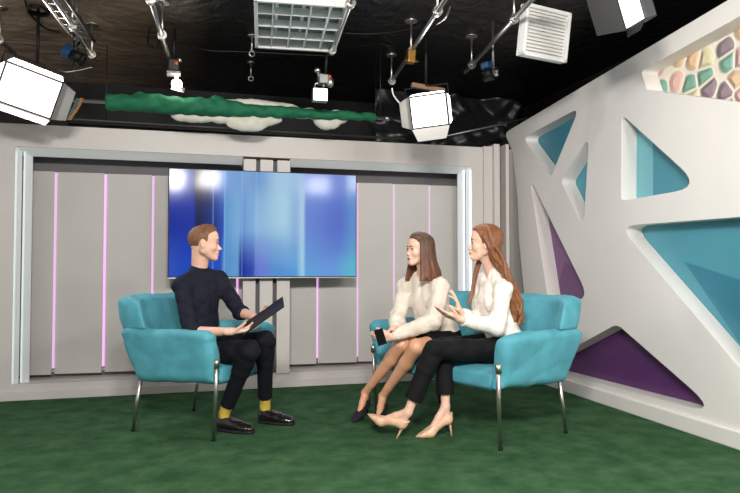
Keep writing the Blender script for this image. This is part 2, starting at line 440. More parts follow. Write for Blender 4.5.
        me.loops.add(len(Q) * 4); me.loops.foreach_set('vertex_index', Q.astype(np.int32).ravel())
        me.polygons.add(len(Q)); me.polygons.foreach_set('loop_start', np.arange(0, len(Q) * 4, 4, dtype=np.int32))
        me.polygons.foreach_set('loop_total', np.full(len(Q), 4, np.int32))
        me.polygons.foreach_set('use_smooth', np.ones(len(Q), bool))
        mats = mats if isinstance(mats, (list, tuple)) else [mats]
        for m_ in mats: me.materials.append(m_)
        if pick is not None: me.polygons.foreach_set('material_index', pick(V[Q].mean(1)).astype(np.int32))
        me.update(calc_edges=True); me.validate()
        o = bpy.data.objects.new(name, me)
        return link(o, parent)

# ------------------------------------------------------------------ the room
struct('floor', MB().box((0.5, 3.0, -0.05), (3.6, 4.6, 0.05)), M['floor'])
struct('ceiling', MB().box((0.5, 3.0, 3.10), (3.6, 4.6, 0.05)), M['ceiling'])
struct('wall_back', MB().box((0.5, 7.35, 1.55), (3.6, 0.05, 1.55)), M['blackwall'])
struct('wall_side', MB().box((3.95, 3.0, 1.55), (0.05, 4.6, 1.55)), M['blackwall'])

WY = 5.88
holes = [[(-1.44, .13), (2.68, .13), (2.68, 2.10), (-1.44, 2.10)]]
holed_wall('wall_front', [(-2.6, 0), (2.80, 0), (2.80, 2.30), (-2.6, 2.285)], holes, 0.10, lambda x, y, z: Vector((x, WY + z, y)), M['wall'])
mb = MB().box((0.1, WY - .012, .035), (2.7, .012, .035), bevel=.004); struct('baseboard_back', mb, M['wall'])
# recess backing, coloured dark for the shadow band along its top, then the folded panels
struct('trim_1', MB().box((0.62, 6.215, 1.1), (2.15, .02, 1.12)), M['gap'])
mb = MB().box((0.62, 6.2, .12), (2.15, .215, .012)); struct('trim_2', mb, M['wall'])
mb = MB().box((0.62, 6.2, 2.13), (2.15, .215, .012)); mb.box((-1.52, 6.2, 1.1), (.012, .215, 1.05)); mb.box((2.76, 6.2, 1.1), (.012, .215, 1.05)); struct('trim_3', mb, M['recess'])
led_l = [-1.17, -.765, -.36, .035, .395]; led_r = [1.155, 1.555, 1.93, 2.31]
def fold_panels(xs, x0, x1, name):
    mb = MB(); e = [x0] + xs + [x1]
    for a, b in zip(e[:-1], e[1:]):
        a2, b2 = a + .011, b - .011
        mb.prism([(a2, 6.13, .165), (b2, 6.10, .165), (b2, 6.10, 1.93), (a2, 6.13, 1.93)], (0, .03, 0))
    mb.box(((x0 + x1) / 2, 6.175, 1.05), ((x1 - x0) / 2, .008, .875)); struct(name, mb, M['recess'])
fold_panels(led_l, -1.50, .60, 'trim_4'); fold_panels(led_r, .66, 2.75, 'trim_5')
names = {-1.17: 'first violet light strip from the left in the wall recess', -.765: 'bright violet light strip second from the left in the recess',
         -.36: 'violet light strip just left of the television', .035: 'violet light strip behind the left part of the television',
         .395: 'violet light strip beside the white columns, right of the man',
         1.155: 'violet light strip below the right part of the television', 1.555: 'faint violet light strip at the right edge of the television',
         1.93: 'pale violet light strip left of the brown-haired woman', 2.31: 'pale violet light strip above the brown-haired woman'}
for x in led_l + led_r:
    strong = x in (-.765, .395, 1.155)
    o = MB().box((x, 6.125, 1.07), (.010, .010, .855), bevel=.003).build('light_strip', M['violet_led' if strong else 'pink_led'], origin=None)
    tag(o, names[x], 'light strip', 'violet light strips between the recess panels')
# frosted frames around both openings (recessed reveal), the tubes glow inside them
def reveal(x0, x1, side, name):
    mb = MB(); w_ = .115; z0, z1 = .13, 2.10
    mb.prism([(x0, WY + .012, z1), (x1, WY + .012, z1), (x1, WY + .09, z1 - .065), (x0, WY + .09, z1 - .065)], (0, .012, .0))
    xs, dx = (x0, 1) if side == 'l' else (x1, -1)
    mb.prism([(xs, WY + .012, z0), (xs, WY + .012, z1), (xs + dx * .045, WY + .05, z1 - .03), (xs + dx * .045, WY + .05, z0)], (0, .012, 0))
    mb.prism([(xs + dx * .055, WY + .055, z0), (xs + dx * .055, WY + .055, z1 - .03), (xs + dx * .115, WY + .10, z1 - .065), (xs + dx * .115, WY + .10, z0)], (0, .012, 0))
    struct(name, mb, M['frame'])
reveal(-1.44, .425, 'l', 'trim_6'); reveal(.855, 2.68, 'r', 'trim_7')
for x, l in ((-1.432, 'outer white light tube at the left edge of the set wall'), (-1.375, 'inner white light tube at the left edge of the set wall')):
    tag(MB().box((x, WY + .02 + (.03 if x > -1.4 else 0), 1.10), (.008, .006, .965), bevel=.003).build('light_tube', M['soft_led']), l, 'light tube', 'white light tubes in the set frame')
for x, l in ((2.668, 'outer bright white light tube right of the women'), (2.612, 'inner bright white light tube right of the women')):
    tag(MB().box((x, WY + .02 + (.03 if x < 2.65 else 0), 1.10), (.009, .006, .965), bevel=.003).build('light_tube', M['white_led']), l, 'light tube', 'white light tubes in the set frame')
# three slim columns
mb = MB()
for a, b in ((.428, .541), (.578, .695), (.732, .852)):
    mb.box(((a + b) / 2, WY + .0, 1.10), ((b - a) / 2, .02, .975), bevel=.003)
struct('trim_8', mb, M['wall'])
struct('trim_9', MB().box((.64, WY + .07, 1.10), (.21, .01, .975)), M['gap'])
# ribbed return between the set wall and the sculpted wall
mb = MB().box((2.845, 5.90, 1.15), (.05, .05, 1.155)); mb.box((2.915, 5.90, 1.16), (.03, .10, 1.165), bevel=.004); mb.box((3.05, 5.92, 1.165), (.018, .08, 1.172), bevel=.004); struct('trim_10', mb, M['wall'])
mb = MB().box((3.10, 6.03, 1.16), (.22, .03, 1.16)); struct('trim_11', mb, M['rib_dark'])

# sculpted right wall
RX = 3.18; TH = .14
def yz(pts): return [tuple(onp(x, y, 0, RX)[1:]) for x, y in pts]
left_edge = yz([(504.5, 133), (512.6, 152), (517.4, 198), (519, 240), (524, 293)])
outer = [(1.0, 0), (5.60, 0)] + left_edge[::-1] + [(1.0, 2.92)]
outer = rounded(outer, [.01, .01, .3, .3, .2, .2, .05, .01], 5)
T = {
 'a': (yz([(523, 138), (579.5, 107.5), (551, 177)]), .05),
 'b': (yz([(561, 181), (589, 136), (583.5, 229)]), .05),
 'c': (yz([(621.5, 114), (702, 187), (621, 201)]), [.04, .09, .04]),
 'd': (yz([(619, 226), (765, 215), (760, 392)]), [.07, .1, .1]),
 'e': (yz([(529.5, 177), (590, 300), (548, 300)]), [.04, .10, .05]),
 'f': (yz([(617, 324), (722, 416), (538, 367)]), [.14, .07, .05]),
 'g': (yz([(641, 71), (742, 15), (800, -25), (830, 112), (728, 101), (647, 90)]), [.03, .05, .05, .05, .3, .04]),
}
hl = [rounded(p, r, 6) for p, r in T.values()]
wr = holed_wall('wall_right', outer, hl, TH, lambda x, y, z: Vector((RX + z, x, y)), M['wallr'])
def backing(name, key, m, label, dx=0.0, grow=1.12, poly=None):
    p = np.array(poly if poly is not None else T[key][0]); c = p.mean(0)
    q = [(RX + TH + .002 + dx, *(c + (v - c) * grow)) for v in p]
    o = MB().prism(q, (.02, 0, 0)).build(name, m, wr); o['label'] = label
    return o
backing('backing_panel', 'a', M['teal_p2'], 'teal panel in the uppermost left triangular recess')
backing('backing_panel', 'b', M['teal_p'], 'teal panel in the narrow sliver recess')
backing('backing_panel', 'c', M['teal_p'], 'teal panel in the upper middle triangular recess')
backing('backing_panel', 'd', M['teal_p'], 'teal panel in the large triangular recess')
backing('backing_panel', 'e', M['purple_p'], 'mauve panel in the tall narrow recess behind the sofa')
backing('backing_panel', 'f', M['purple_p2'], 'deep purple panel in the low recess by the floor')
def facet(m, pts, label, dx=.02):  # flat plate in another tone, laid over part of a backing panel
    p = yz(pts); a = [(RX + TH - .001, *v) for v in p]
    mb = MB(); mb.prism(a, (.012, 0, 0)); o = mb.build('overlay_facet', m, wr); o['label'] = label
facet(M['teal_p2'], [(668, 262), (780, 300), (780, 400), (740, 372)], 'darker lower part of the large teal panel')
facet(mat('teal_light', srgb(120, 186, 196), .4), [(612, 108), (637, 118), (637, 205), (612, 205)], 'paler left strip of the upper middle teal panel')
facet(mat('mauve_dark', srgb(112, 72, 116), .4), [(551, 262), (592, 283), (592, 306), (540, 306)], 'darker lower part of the mauve panel')
# pastel pebble mosaic panel: voronoi stones with white joints
def pebble_mat():
    m = bpy.data.materials.new('pebble_mosaic'); m.use_nodes = True; nt = m.node_tree; b = nt.nodes['Principled BSDF']; b.inputs['Roughness'].default_value = .55
    tc = nt.nodes.new('ShaderNodeTexCoord'); v1 = nt.nodes.new('ShaderNodeTexVoronoi'); v1.inputs['Scale'].default_value = 7.2; v1.inputs['Randomness'].default_value = .7
    v2 = nt.nodes.new('ShaderNodeTexVoronoi'); v2.feature = 'DISTANCE_TO_EDGE'; v2.inputs['Scale'].default_value = 7.2; v2.inputs['Randomness'].default_value = .7
    sy = nt.nodes.new('ShaderNodeSeparateXYZ'); mp = nt.nodes.new('ShaderNodeCombineXYZ'); v1.voronoi_dimensions = '2D'; v2.voronoi_dimensions = '2D'
    nt.links.new(tc.outputs['Object'], sy.inputs[0]); nt.links.new(sy.outputs['Y'], mp.inputs['X']); nt.links.new(sy.outputs['Z'], mp.inputs['Y'])
    for v in (v1, v2): nt.links.new(mp.outputs[0], v.inputs['Vector'])
    sp = nt.nodes.new('ShaderNodeSeparateColor'); nt.links.new(v1.outputs['Color'], sp.inputs[0])
    cr = nt.nodes.new('ShaderNodeValToRGB'); cr.color_ramp.interpolation = 'CONSTANT'; e = cr.color_ramp.elements
    cols = [(134, 178, 158), (226, 190, 154), (146, 130, 138), (228, 186, 176), (216, 208, 168), (124, 170, 150), (228, 196, 162), (218, 178, 172)]
    e[0].color = srgb(*cols[0]); e[1].position = 1 / 8; e[1].color = srgb(*cols[1])
    for i in range(2, 8): x = e.new(i / 8); x.color = srgb(*cols[i])
    nt.links.new(sp.outputs[0], cr.inputs['Fac'])
    st = nt.nodes.new('ShaderNodeMapRange'); st.inputs['From Min'].default_value = .065; st.inputs['From Max'].default_value = .095
    rd = nt.nodes.new('ShaderNodeMath'); rd.operation = 'MULTIPLY_ADD'; rd.inputs[1].default_value = -.55; rd.inputs[2].default_value = .37; nt.links.new(v1.outputs['Distance'], rd.inputs[0])
    mn = nt.nodes.new('ShaderNodeMath'); mn.operation = 'SMOOTH_MIN'; mn.inputs[2].default_value = .06; nt.links.new(v2.outputs['Distance'], mn.inputs[0]); nt.links.new(rd.outputs[0], mn.inputs[1])
    nt.links.new(mn.outputs[0], st.inputs['Value'])
    mx = nt.nodes.new('ShaderNodeMix'); mx.data_type = 'RGBA'; mx.inputs['A'].default_value = srgb(232, 222, 206)
    nt.links.new(st.outputs[0], mx.inputs['Factor']); nt.links.new(cr.outputs['Color'], mx.inputs['B']); nt.links.new(mx.outputs['Result'], b.inputs['Base Color'])
    mr = nt.nodes.new('ShaderNodeMapRange'); mr.inputs['From Min'].default_value = .04; mr.inputs['From Max'].default_value = .22
    nt.links.new(mn.outputs[0], mr.inputs['Value'])
    bp = nt.nodes.new('ShaderNodeBump'); bp.inputs['Strength'].default_value = .8; bp.inputs['Distance'].default_value = .03
    nt.links.new(mr.outputs[0], bp.inputs['Height']); nt.links.new(bp.outputs['Normal'], b.inputs['Normal'])
    return m
backing('mosaic_panel', 'g', pebble_mat(), 'pastel pebble mosaic in the top right recess', grow=1.08)
struct('baseboard_right', MB().box((RX - .014, 3.28, .055), (.014, 2.28, .055), bevel=.008), M['wallr'])

# ------------------------------------------------------------------ television
def screen_mat():
    m = bpy.data.materials.new('screen_picture'); m.use_nodes = True; nt = m.node_tree; b = nt.nodes['Principled BSDF']
    b.inputs['Base Color'].default_value = (.01, .01, .012, 1); b.inputs['Roughness'].default_value = .10; b.inputs['Specular IOR Level'].default_value = .10
    tc = nt.nodes.new('ShaderNodeTexCoord'); sx = nt.nodes.new('ShaderNodeSeparateXYZ'); nt.links.new(tc.outputs['Generated'], sx.inputs[0])
    nz = nt.nodes.new('ShaderNodeTexNoise'); nz.inputs['Scale'].default_value = 2.2; nz.inputs['Detail'].default_value = 1
    nt.links.new(tc.outputs['Generated'], nz.inputs['Vector'])
    def ramp(src, stops, interp='EASE'):
        c = nt.nodes.new('ShaderNodeValToRGB'); c.color_ramp.interpolation = interp; e = c.color_ramp.elements
        e[0].position = stops[0][0]; e[0].color = srgb(*stops[0][1]); e[1].position = stops[1][0]; e[1].color = srgb(*stops[1][1])
        for p_, q in stops[2:]:
            x = e.new(p_); x.color = srgb(*q)
        nt.links.new(src, c.inputs['Fac']); return c.outputs['Color']
    X = sx.outputs['X']; Z = sx.outputs['Z']
    top = ramp(X, [(0, (70, 100, 190)), (.11, (40, 70, 170)), (.13, (24, 26, 48)), (.20, (30, 34, 60)), (.225, (70, 100, 190)), (.28, (100, 150, 215)), (.34, (120, 165, 222)),
                   (.40, (130, 170, 222)), (.45, (120, 165, 220)), (.58, (172, 210, 238)), (.68, (165, 200, 235)), (.74, (120, 150, 225)), (.83, (120, 150, 225)), (.93, (115, 140, 220)), (.96, (130, 165, 225)), (1, (120, 165, 225))])
    mid = ramp(X, [(0, (14, 44, 160)), (.12, (16, 50, 165)), (.14, (18, 28, 80)), (.22, (26, 50, 130)), (.275, (40, 80, 180)), (.28, (100, 160, 220)), (.36, (130, 180, 225)),
                   (.37, (110, 160, 222)), (.42, (130, 178, 228)), (.46, (150, 195, 232)), (.6, (176, 216, 240)), (.66, (150, 190, 230)), (.70, (180, 212, 242)), (.72, (110, 140, 220)), (.90, (92, 118, 210)), (1, (100, 150, 215))])
    bot = ramp(X, [(0, (40, 80, 190)), (.10, (20, 70, 190)), (.26, (30, 80, 200)), (.28, (90, 150, 215)), (.35, (100, 160, 215)), (.365, (14, 40, 150)),
                   (.42, (40, 70, 180)), (.47, (110, 130, 220)), (.56, (90, 150, 220)), (.66, (90, 160, 225)), (.70, (160, 215, 240)), (.72, (100, 170, 225)), (.86, (110, 160, 230)), (1, (96, 190, 215))])
    ad = nt.nodes.new('ShaderNodeMath'); ad.operation = 'MULTIPLY_ADD'; ad.inputs[1].default_value = .35; nt.links.new(nz.outputs['Fac'], ad.inputs[0])
    sb = nt.nodes.new('ShaderNodeMath'); sb.operation = 'SUBTRACT'; sb.inputs[1].default_value = .175; nt.links.new(Z, sb.inputs[0]); nt.links.new(sb.outputs[0], ad.inputs[2])
    def mixby(f0, f1, A, B):
        r_ = nt.nodes.new('ShaderNodeMapRange'); r_.interpolation_type = 'SMOOTHSTEP'; r_.inputs['From Min'].default_value = f0; r_.inputs['From Max'].default_value = f1
        nt.links.new(ad.outputs[0], r_.inputs['Value']); mx = nt.nodes.new('ShaderNodeMix'); mx.data_type = 'RGBA'
        nt.links.new(r_.outputs[0], mx.inputs['Factor']); nt.links.new(A, mx.inputs['A']); nt.links.new(B, mx.inputs['B']); return mx.outputs['Result']
    col = mixby(.55, .95, mixby(.08, .5, bot, mid), top)
    lines = ramp(X, [(0, (0, 0, 0)), (.218, (0, 0, 0)), (.2215, (150, 190, 240)), (.225, (0, 0, 0)), (.278, (0, 0, 0)), (.281, (120, 160, 230)), (.286, (0, 0, 0)), (.368, (0, 0, 0)), (.372, (110, 150, 220)), (.378, (0, 0, 0)), (.443, (0, 0, 0)), (.447, (110, 150, 220)), (.451, (0, 0, 0)), (1, (0, 0, 0))], 'LINEAR')
    mx = nt.nodes.new('ShaderNodeMix'); mx.data_type = 'RGBA'; mx.blend_type = 'SCREEN'; mx.inputs['Factor'].default_value = .6
    nt.links.new(col, mx.inputs['A']); nt.links.new(lines, mx.inputs['B'])
    nt.links.new(mx.outputs['Result'], b.inputs['Emission Color']); b.inputs['Emission Strength'].default_value = .85
    return m
tv = tag(empty('television', (.622, 5.80, 1.475)), 'wide wall television showing blue abstract graphics behind the man', 'television')
mb = MB().box((0, -.01, 0), (.838, .022, .480), bevel=.006); mb.build('casing', M['darkmetal'], tv)
MB().box((0, -.034, .004), (.829, .002, .467)).build('screen', screen_mat(), tv)
mb = MB().box((0, -.037, -.475), (.836, .004, .005), bevel=.002); mb.build('bottom_trim', M['chrome'], tv)
mb = MB().box((0, .037, 0), (.3, .026, .2)); mb.build('wall_bracket', M['darkmetal'], tv)

# ------------------------------------------------------------------ seating
def poly_sdf(P, x, y):
    d = np.full(np.broadcast(x, y).shape, 1e9); s = np.ones_like(d); n = len(P)
    for i in range(n):
        vi, vj = P[i], P[i - 1]; ex, ey = vj[0] - vi[0], vj[1] - vi[1]; wx, wy = x - vi[0], y - vi[1]
        t = np.clip((wx * ex + wy * ey) / (ex * ex + ey * ey), 0, 1); bx, by = wx - ex * t, wy - ey * t
        d = np.minimum(d, bx * bx + by * by)
        c1 = y >= vi[1]; c2 = y < vj[1]; c3 = ex * wy > ey * wx
        s = np.where((c1 & c2 & c3) | (~c1 & ~c2 & ~c3), -s, s)
    return s * np.sqrt(d)
def slab(P, half, r, bfun, axfun=None):
    """rounded slab: polygon P in (a, z), thickness along b around bfun"""
    def fn(X, Y, Z):
        a = X - (axfun(Y, Z) if axfun else 0)
        d2 = poly_sdf(P, a + 0 * Z, Z + 0 * X) if axfun is None else poly_sdf(P, a + 0 * Z, Z + 0 * a)
        hf = half(Z) if callable(half) else half
        wx = d2 + r; wy = np.abs(Y - bfun(Z)) - hf + r
        return np.minimum(np.maximum(wx, wy), 0) + np.sqrt(np.maximum(wx, 0) ** 2 + np.maximum(wy, 0) ** 2) - r
    return fn
def make_seat(name, loc, rz, W, label, cat, ra=0.0, rb=.04):
    """W = half distance between the left and right legs"""
    root = tag(empty(name, loc, rz), label, cat)
    S = W - .32
    for sgn in (1, -1):
        F = Field((-.62, -W - .2 if sgn < 0 else W - .2, .25), (.46, -W + .2 if sgn < 0 else W + .2, .80), .011)
        P = [(-.385 - ra, .665), (-.31 - ra, .70), (.30, .69), (.352, .66), (.335, .36), (-.29 - ra * .3, .335), (-.34 - ra * .7, .5)]
        fn = slab(P, .058, .052, lambda z: sgn * (W - .035 + .075 * (z - .34) / .36))
        F.put(fn, (-.56, -W - .1 if sgn < 0 else W - .1, .3), (.4, -W + .1 if sgn < 0 else W + .1, .75), 0)
        ph = 1.7 * sgn + W * 5
        F.wrinkle([((9, 3, 30), ph), ((26, 8, -12), ph + 2), ((-14, 10, 24), ph + 4)], .008)
        F.mesh('armrest', M['velvet'], root)
    # wrap-around back
    hb = W + .045
    F = Field((-.72, -hb - .12, .28), (.05, hb + .12, .96), .012)
    P = [(-.25, .34), (-.27, .62), (-.355, .875), (-.42 - rb * .5, .905), (-.50 - rb, .875), (-.485 - rb * .8, .74), (-.34, .34)]
    bend = lambda Y, Z: .12 * np.clip((np.abs(Y) - (hb - .20)) / .20, 0, 1.3) ** 2
    fn = slab(P, lambda z: hb - .075 + .115 * np.clip((z - .60) / .10, 0, 1), .055, lambda z: 0.0 + 0 * z, bend)
    F.put(fn, (-.66, -hb - .1, .3), (-.1, hb + .1, .92), 0)
    F.wrinkle([((6, 16, 20), 1 + W), ((4, 30, 6), 2 + W), ((5, 9, -26), 4 + W)], .007)
    # round the ends of the wings down towards the arms
    F.mesh('backrest', M['velvet'], root)
    F = Field((-.42, -W, .28), (.46, W, .52), .011)
    P = [(-.34, .44), (.24, .465), (.325, .44), (.335, .36), (.30, .335), (-.30, .335)]
    F.put(slab(P, W - .06, .035, lambda z: 0 * z), (-.4, -W, .3), (.4, W, .5), 0)
    F.wrinkle([((20, 9, 10), .5), ((8, 26, 6), 2.5)], .003)
    F.mesh('seat', M['velvet'], root)
    for sa in (1, -1):
        for sb in (1, -1):
            if sa > 0:
                mb = MB().tube([(.350, sb * (W + .01), .50), (.345, sb * (W + .005), .30), (.325, sb * W, .012)], [.013, .013, .011], 14)
                mb.tube([(.352, sb * (W + .01), .52), (.350, sb * (W + .01), .46)], .018, 14)
            else:
                mb = MB().tube([(-.27, sb * (W - .01), .36), (-.322, sb * W, .012)], [.014, .011], 14)
            lg = mb.build('leg', M['chrome'], root)
            x, y = (.325 if sa > 0 else -.322), sb * W
            MB().tube([(x, y, .0), (x, y, .014)], .014, 14).build('foot_cap', M['black'], lg)
    return root
armchair = make_seat('armchair', (.069, 4.64, 0), math.atan2(-.613, .79), .32, 'turquoise velvet armchair with metal legs, the man sits in it', 'armchair')
sofa = make_seat('sofa', (1.857, 4.204, 0), math.atan2(-.378, -.926), .60, 'turquoise velvet two-seat sofa with metal legs, the two women sit on it', 'sofa', .05, .07)

# ------------------------------------------------------------------ people
def frame3(fwd, up=(0, 0, 1)):
    f = unit(fwd); l = unit(np.cross(up, f)); u = np.cross(f, l); return np.stack([f, l, u], 1)   # columns fwd, left, up
def local_slab(F, o, R3, s, prof, zw, k, r=.004):
    """profile polygon (x, z) in the head frame, half width varying with z"""
    P = [(p[0], p[1]) for p in prof]; zs, ws = zip(*zw)
    def fn(X, Y, Z):
        X, Y, Z = np.broadcast_arrays(X - o[0], Y - o[1], Z - o[2])
        x, y, z = [(X * R3[0, i] + Y * R3[1, i] + Z * R3[2, i]) / s for i in range(3)]
        d2 = poly_sdf(P, x, z); w_ = np.interp(z, zs, ws)
        a = d2 + r; b = np.abs(y) - w_ + r
        return s * (np.minimum(np.maximum(a, b), 0) + np.sqrt(np.maximum(a, 0) ** 2 + np.maximum(b, 0) ** 2) - r)
    c = o + s * (R3 @ np.array([.07, 0, -.01])); F.put(fn, c - .11 * s, c + .11 * s, k * s, 'add', .02)
def head(F, o, R3, s, fem, nk):
    """head with brow, sockets, nose, lips, chin, ears and neck; R3 columns fwd, left, up"""
    P = lambda x, y, z: o + s * (R3 @ np.array([x, y, z]))
    el = lambda c, r, k, mode='add': F.ell(P(*c), [s * v for v in r], s * k, R3, mode)
    cn = lambda a, b, r1, r2, k, mode='add', flat=None: F.cone(P(*a), P(*b), s * r1, s * r2, s * k, mode, flat)
    j = .88 if fem else 1.0
    el((-.014, 0, .030), (.094, .074, .084), 0)
    el((.026, 0, .038), (.054, .060, .058), .02)
    el((.026, 0, -.024), (.053, .058 * j, .074), .02)
    for t in (1, -1):
        el((.046, t * .036, -.028), (.026, .022, .022), .02)                       # cheekbone
        cn((-.006, t * .050 * j, -.052), (.052, t * .018, -.094), .019 * j, .017, .024)   # jaw
        cn((-.010, t * .056, -.01), (-.006, t * .050 * j, -.052), .020, .019 * j, .02)
    el((.062, 0, -.096), (.020, .022, .016), .015)                                   # chin
    el((.060, 0, -.064), (.024, .026, .026), .014)                                   # muzzle
    br = .012 if not fem else .009
    cn((.068, -.028, .021), (.068, .028, .021), br, br, .016)
    for t in (1, -1): F.ell(P(.090, t * .031, -.002), [s * .017, s * .015, s * .0105], s * .014, R3, 'sub')
    tip = (.108, -.037) if not fem else (.103, -.033)
    b_ = .083 if not fem else .079
    prof = [(.03, .07), (.072, .070), (b_, .035), (b_ + (.002 if not fem else -.001), .018), (b_ - .004, .003), (b_ + .006, -.012), (tip[0] - .004, tip[1] + .008), tip, (tip[0] - .006, tip[1] - .007),
            (.087, -.049), (.0885, -.056), (.092, -.0615), (.0865, -.0665), (.0905, -.072), (.0865, -.079), (.081, -.085), (.0835, -.097), (.079, -.107), (.066, -.113), (.03, -.10)]
    local_slab(F, o, R3, s, prof, [(-.115, .014), (-.100, .016), (-.084, .016), (-.078, .013), (-.0665, .019), (-.056, .012), (-.050, .007), (-.044, .0095), (-.034, .010), (-.022, .0065), (0, .0065), (.018, .010), (.03, .02), (.07, .03)], .010)
    for t in (1, -1): el((.089, t * .0105, -.040), (.010, .007, .0068), .005)           # nostril wings
    for z, r_, x in ((-.0615, .0042, .0845), (-.0725, .0048, .0835)):
        for t in (1, -1): cn((.0745, t * .022, -.0665), (x, t * .006, z), .0022, r_, .005)
    for t in (1, -1): el((.0655, t * .0310, -.001), (.0125, .0145, .0118), .004)      # eyelids
    for t in (1, -1):
        er = np.stack([R3 @ unit([1, t * .35, .12]), R3 @ unit([-.35 * t, 1, 0]), R3 @ unit([-.12, 0, 1])], 1)
        F.ell(P(-.012, t * .076, -.008), [s * .017, s * .0075, s * .031], s * .006, er)
        F.ell(P(-.008, t * .084, -.004), [s * .009, s * .005, s * .018], s * .004, er, 'sub')
    rn = (.048 if not fem else .041)
    F.cone(P(-.034, 0, -.030), nk, s * rn, rn * 1.10, .02)
    F.cone(P(.012, 0, -.075), nk, s * .020, rn * .9, .03)
    return P
def hand(F, wr, d, n, right, curl=(.3, .35, .4, .45), thumb=(.6, .2), spread=.06, s=1.0, k=.006):
    """palm plus five jointed fingers; d = pointing direction, n = where the palm looks"""
    d = unit(d); n = np.array(n, float); n = unit(n - d * (n @ d)); t = np.cross(d, n) * (1 if right else -1)
    wr = np.array(wr, float)
    G = lambda a, b, c: wr + s * (a * d + b * t + c * n)
    for off, ln, r_ in ((.026, .090, .0105), (.009, .094, .0108), (-.009, .089, .0104), (-.026, .080, .0096)):
        F.cone(G(.004, off * .55, 0), G(ln, off, 0), s * .0145, s * r_, s * .012)
    F.cone(G(-.03, 0, 0), G(.01, 0, 0), s * .024, s * .024, s * .015, flat=(n, .8))
    F.ell(G(.050, .022, .008), [s * .030, s * .016, s * .016], s * .012, np.stack([d, t, n], 1))
    data = ((.026, .090, (.042, .026, .020), .0088), (.009, .094, (.046, .030, .022), .0090), (-.009, .089, (.043, .028, .021), .0086), (-.026, .080, (.034, .021, .018), .0076))
    for i, (off, ln, seg, r_) in enumerate(data):
        p = G(ln, off, 0); A = 0.0; c = curl[i]; sp = spread * (1.5 - i)
        for j_, L in enumerate(seg):
            A += c * (1.0, 1.15, .8)[j_]
            dr = unit((d + t * sp * (1 if j_ < 3 else 0)) * math.cos(A) + n * math.sin(A)); q_ = p + s * L * dr
            F.cone(p, q_, s * r_ * (1 - .07 * j_), s * r_ * (1 - .07 * (j_ + 1)), .0022 if j_ == 0 else .001); p = q_
    p = G(.020, .020, .006); o_, c = thumb
    for j_, (L, r_) in enumerate(((.044, .0125), .034 and (.034, .0105), (.027, .0092))):
        a = o_ - .18 * j_
        dr = unit(d * math.cos(a) + t * math.sin(a) + n * (c + .12 * j_)); q_ = p + s * L * dr
        F.cone(p, q_, s * r_, s * r_ * .88, .006 if j_ == 0 else .0015); p = q_
def torso(F, J, fem, off=0.0, k=.04):
    pel, nk = J['pel'], J['neck']; ax = nk - pel; L = np.linalg.norm(ax); up = ax / L
    l = J['shL'] - J['shR']; l = unit(l - up * (l @ up)); f = np.cross(l, up); R3 = np.stack([f, l, up], 1)
    C = lambda t, a=0.0, b=0.0: pel + up * t * L + f * a + l * b
    w_ = np.linalg.norm(J['shL'] - J['shR']) / 2
    if fem:
        F.ell(C(.70), [.096 + off, w_ * .80 + off, .15 + off], 0, R3)
        F.ell(C(.40, .0), [.084 + off, .114 + off, .17 + off], k, R3)
        F.ell(C(.06, -.01), [.112 + off, .162 + off, .12 + off], k, R3)
        for b in (.062, -.062): F.ell(C(.62, .075, b), [.048 + off, .052 + off, .052 + off], .03, R3)
    else:
        F.ell(C(.68), [.112 + off, w_ * .86 + off, .17 + off], 0, R3)
        F.ell(C(.36, .0), [.100 + off, .132 + off, .18 + off], k, R3)
        F.ell(C(.06, -.01), [.115 + off, .158 + off, .12 + off], k, R3)
    r0 = .058 if not fem else .046
    for sh in ('shR', 'shL'):
        F.cone(nk - up * .045, J[sh], r0 - .004 + off, r0 + off, k * .8)
        F.cone(nk + up * .01, .45 * nk + .55 * J[sh], .036 + off, .034 + off, k * .8)
    return C, R3, L
def surf(F, p, d, far=.4):
    """first surface point met coming back from p + far*d towards p"""
    d = unit(d)
    for t in np.arange(far, 0, -.002):
        x = np.array(p) + d * t; i = [int(np.searchsorted(F.ax[a], x[a])) for a in range(3)]
        if all(0 <= i[a] < F.f.shape[a] for a in range(3)) and F.f[i[0], i[1], i[2]] < 0: return x
    return np.array(p)
def box_pts(P, lo, hi): return [P(a, b, c) for a in (lo[0], hi[0]) for b in (lo[1], hi[1]) for c in (lo[2], hi[2])]
def grid_for(pts, pad=.14, h=.005, fine=((), (), ())):
    A = np.array(pts); return Field(A.min(0) - pad, A.max(0) + pad, h, fine)
def eyes(root, P, R3, s, org, fem, look=(1, 0, 0)):
    for t in (1, -1):
        c = Vector(P(.0662, t * .0312, -.001) - org)
        e = MB().ball(c, s * .0122, (1, 1.0, .62), rot=Matrix(R3.tolist()), n=18).build('eye', M['eye'], root)
        g = Vector(R3 @ unit(look))
        MB().ball(c + g * s * .0076, s * .0068, (1, 1, .9), rot=Matrix(R3.tolist()), n=14).build('iris', M['iris'], e)
        lid = [P(.0662 + .0130 * math.cos(a), t * .0312 + .0135 * math.sin(a), .0058 - .0050 * abs(math.sin(a)) ** 2) - org for a in (-1.15, -.6, 0, .6, 1.15)]
        MB().tube(lid, s * (.0028 if fem else .0018), 6).build('eyelash', M['iris'], e)
def brows(root, F, P, R3, s, org, m, r_=.0030, z=.0205):
    for t in (1, -1):
        pts = [surf(F, P(.03, t * y, z + dz), R3[:, 0], .1) - org for y, dz in ((.013, -.001), (.020, .002), (.029, .0035), (.038, .003), (.045, -.001))]
        MB().tube(pts, [s * r_ * k_ for k_ in (.9, 1.15, 1.0, .8, .3)], 6).build('eyebrow', M[m], root)
def shoe_frame(heel, toe, pitch=0.0, up=(0, 0, 1)):
    f = unit(np.array(toe) - np.array(heel)); l = unit(np.cross(up, f)); u = np.cross(f, l)
    f2 = f * math.cos(pitch) + u * math.sin(pitch); u2 = u * math.cos(pitch) - f * math.sin(pitch)
    return np.array(heel, float), np.stack([f2, l, u2], 1)
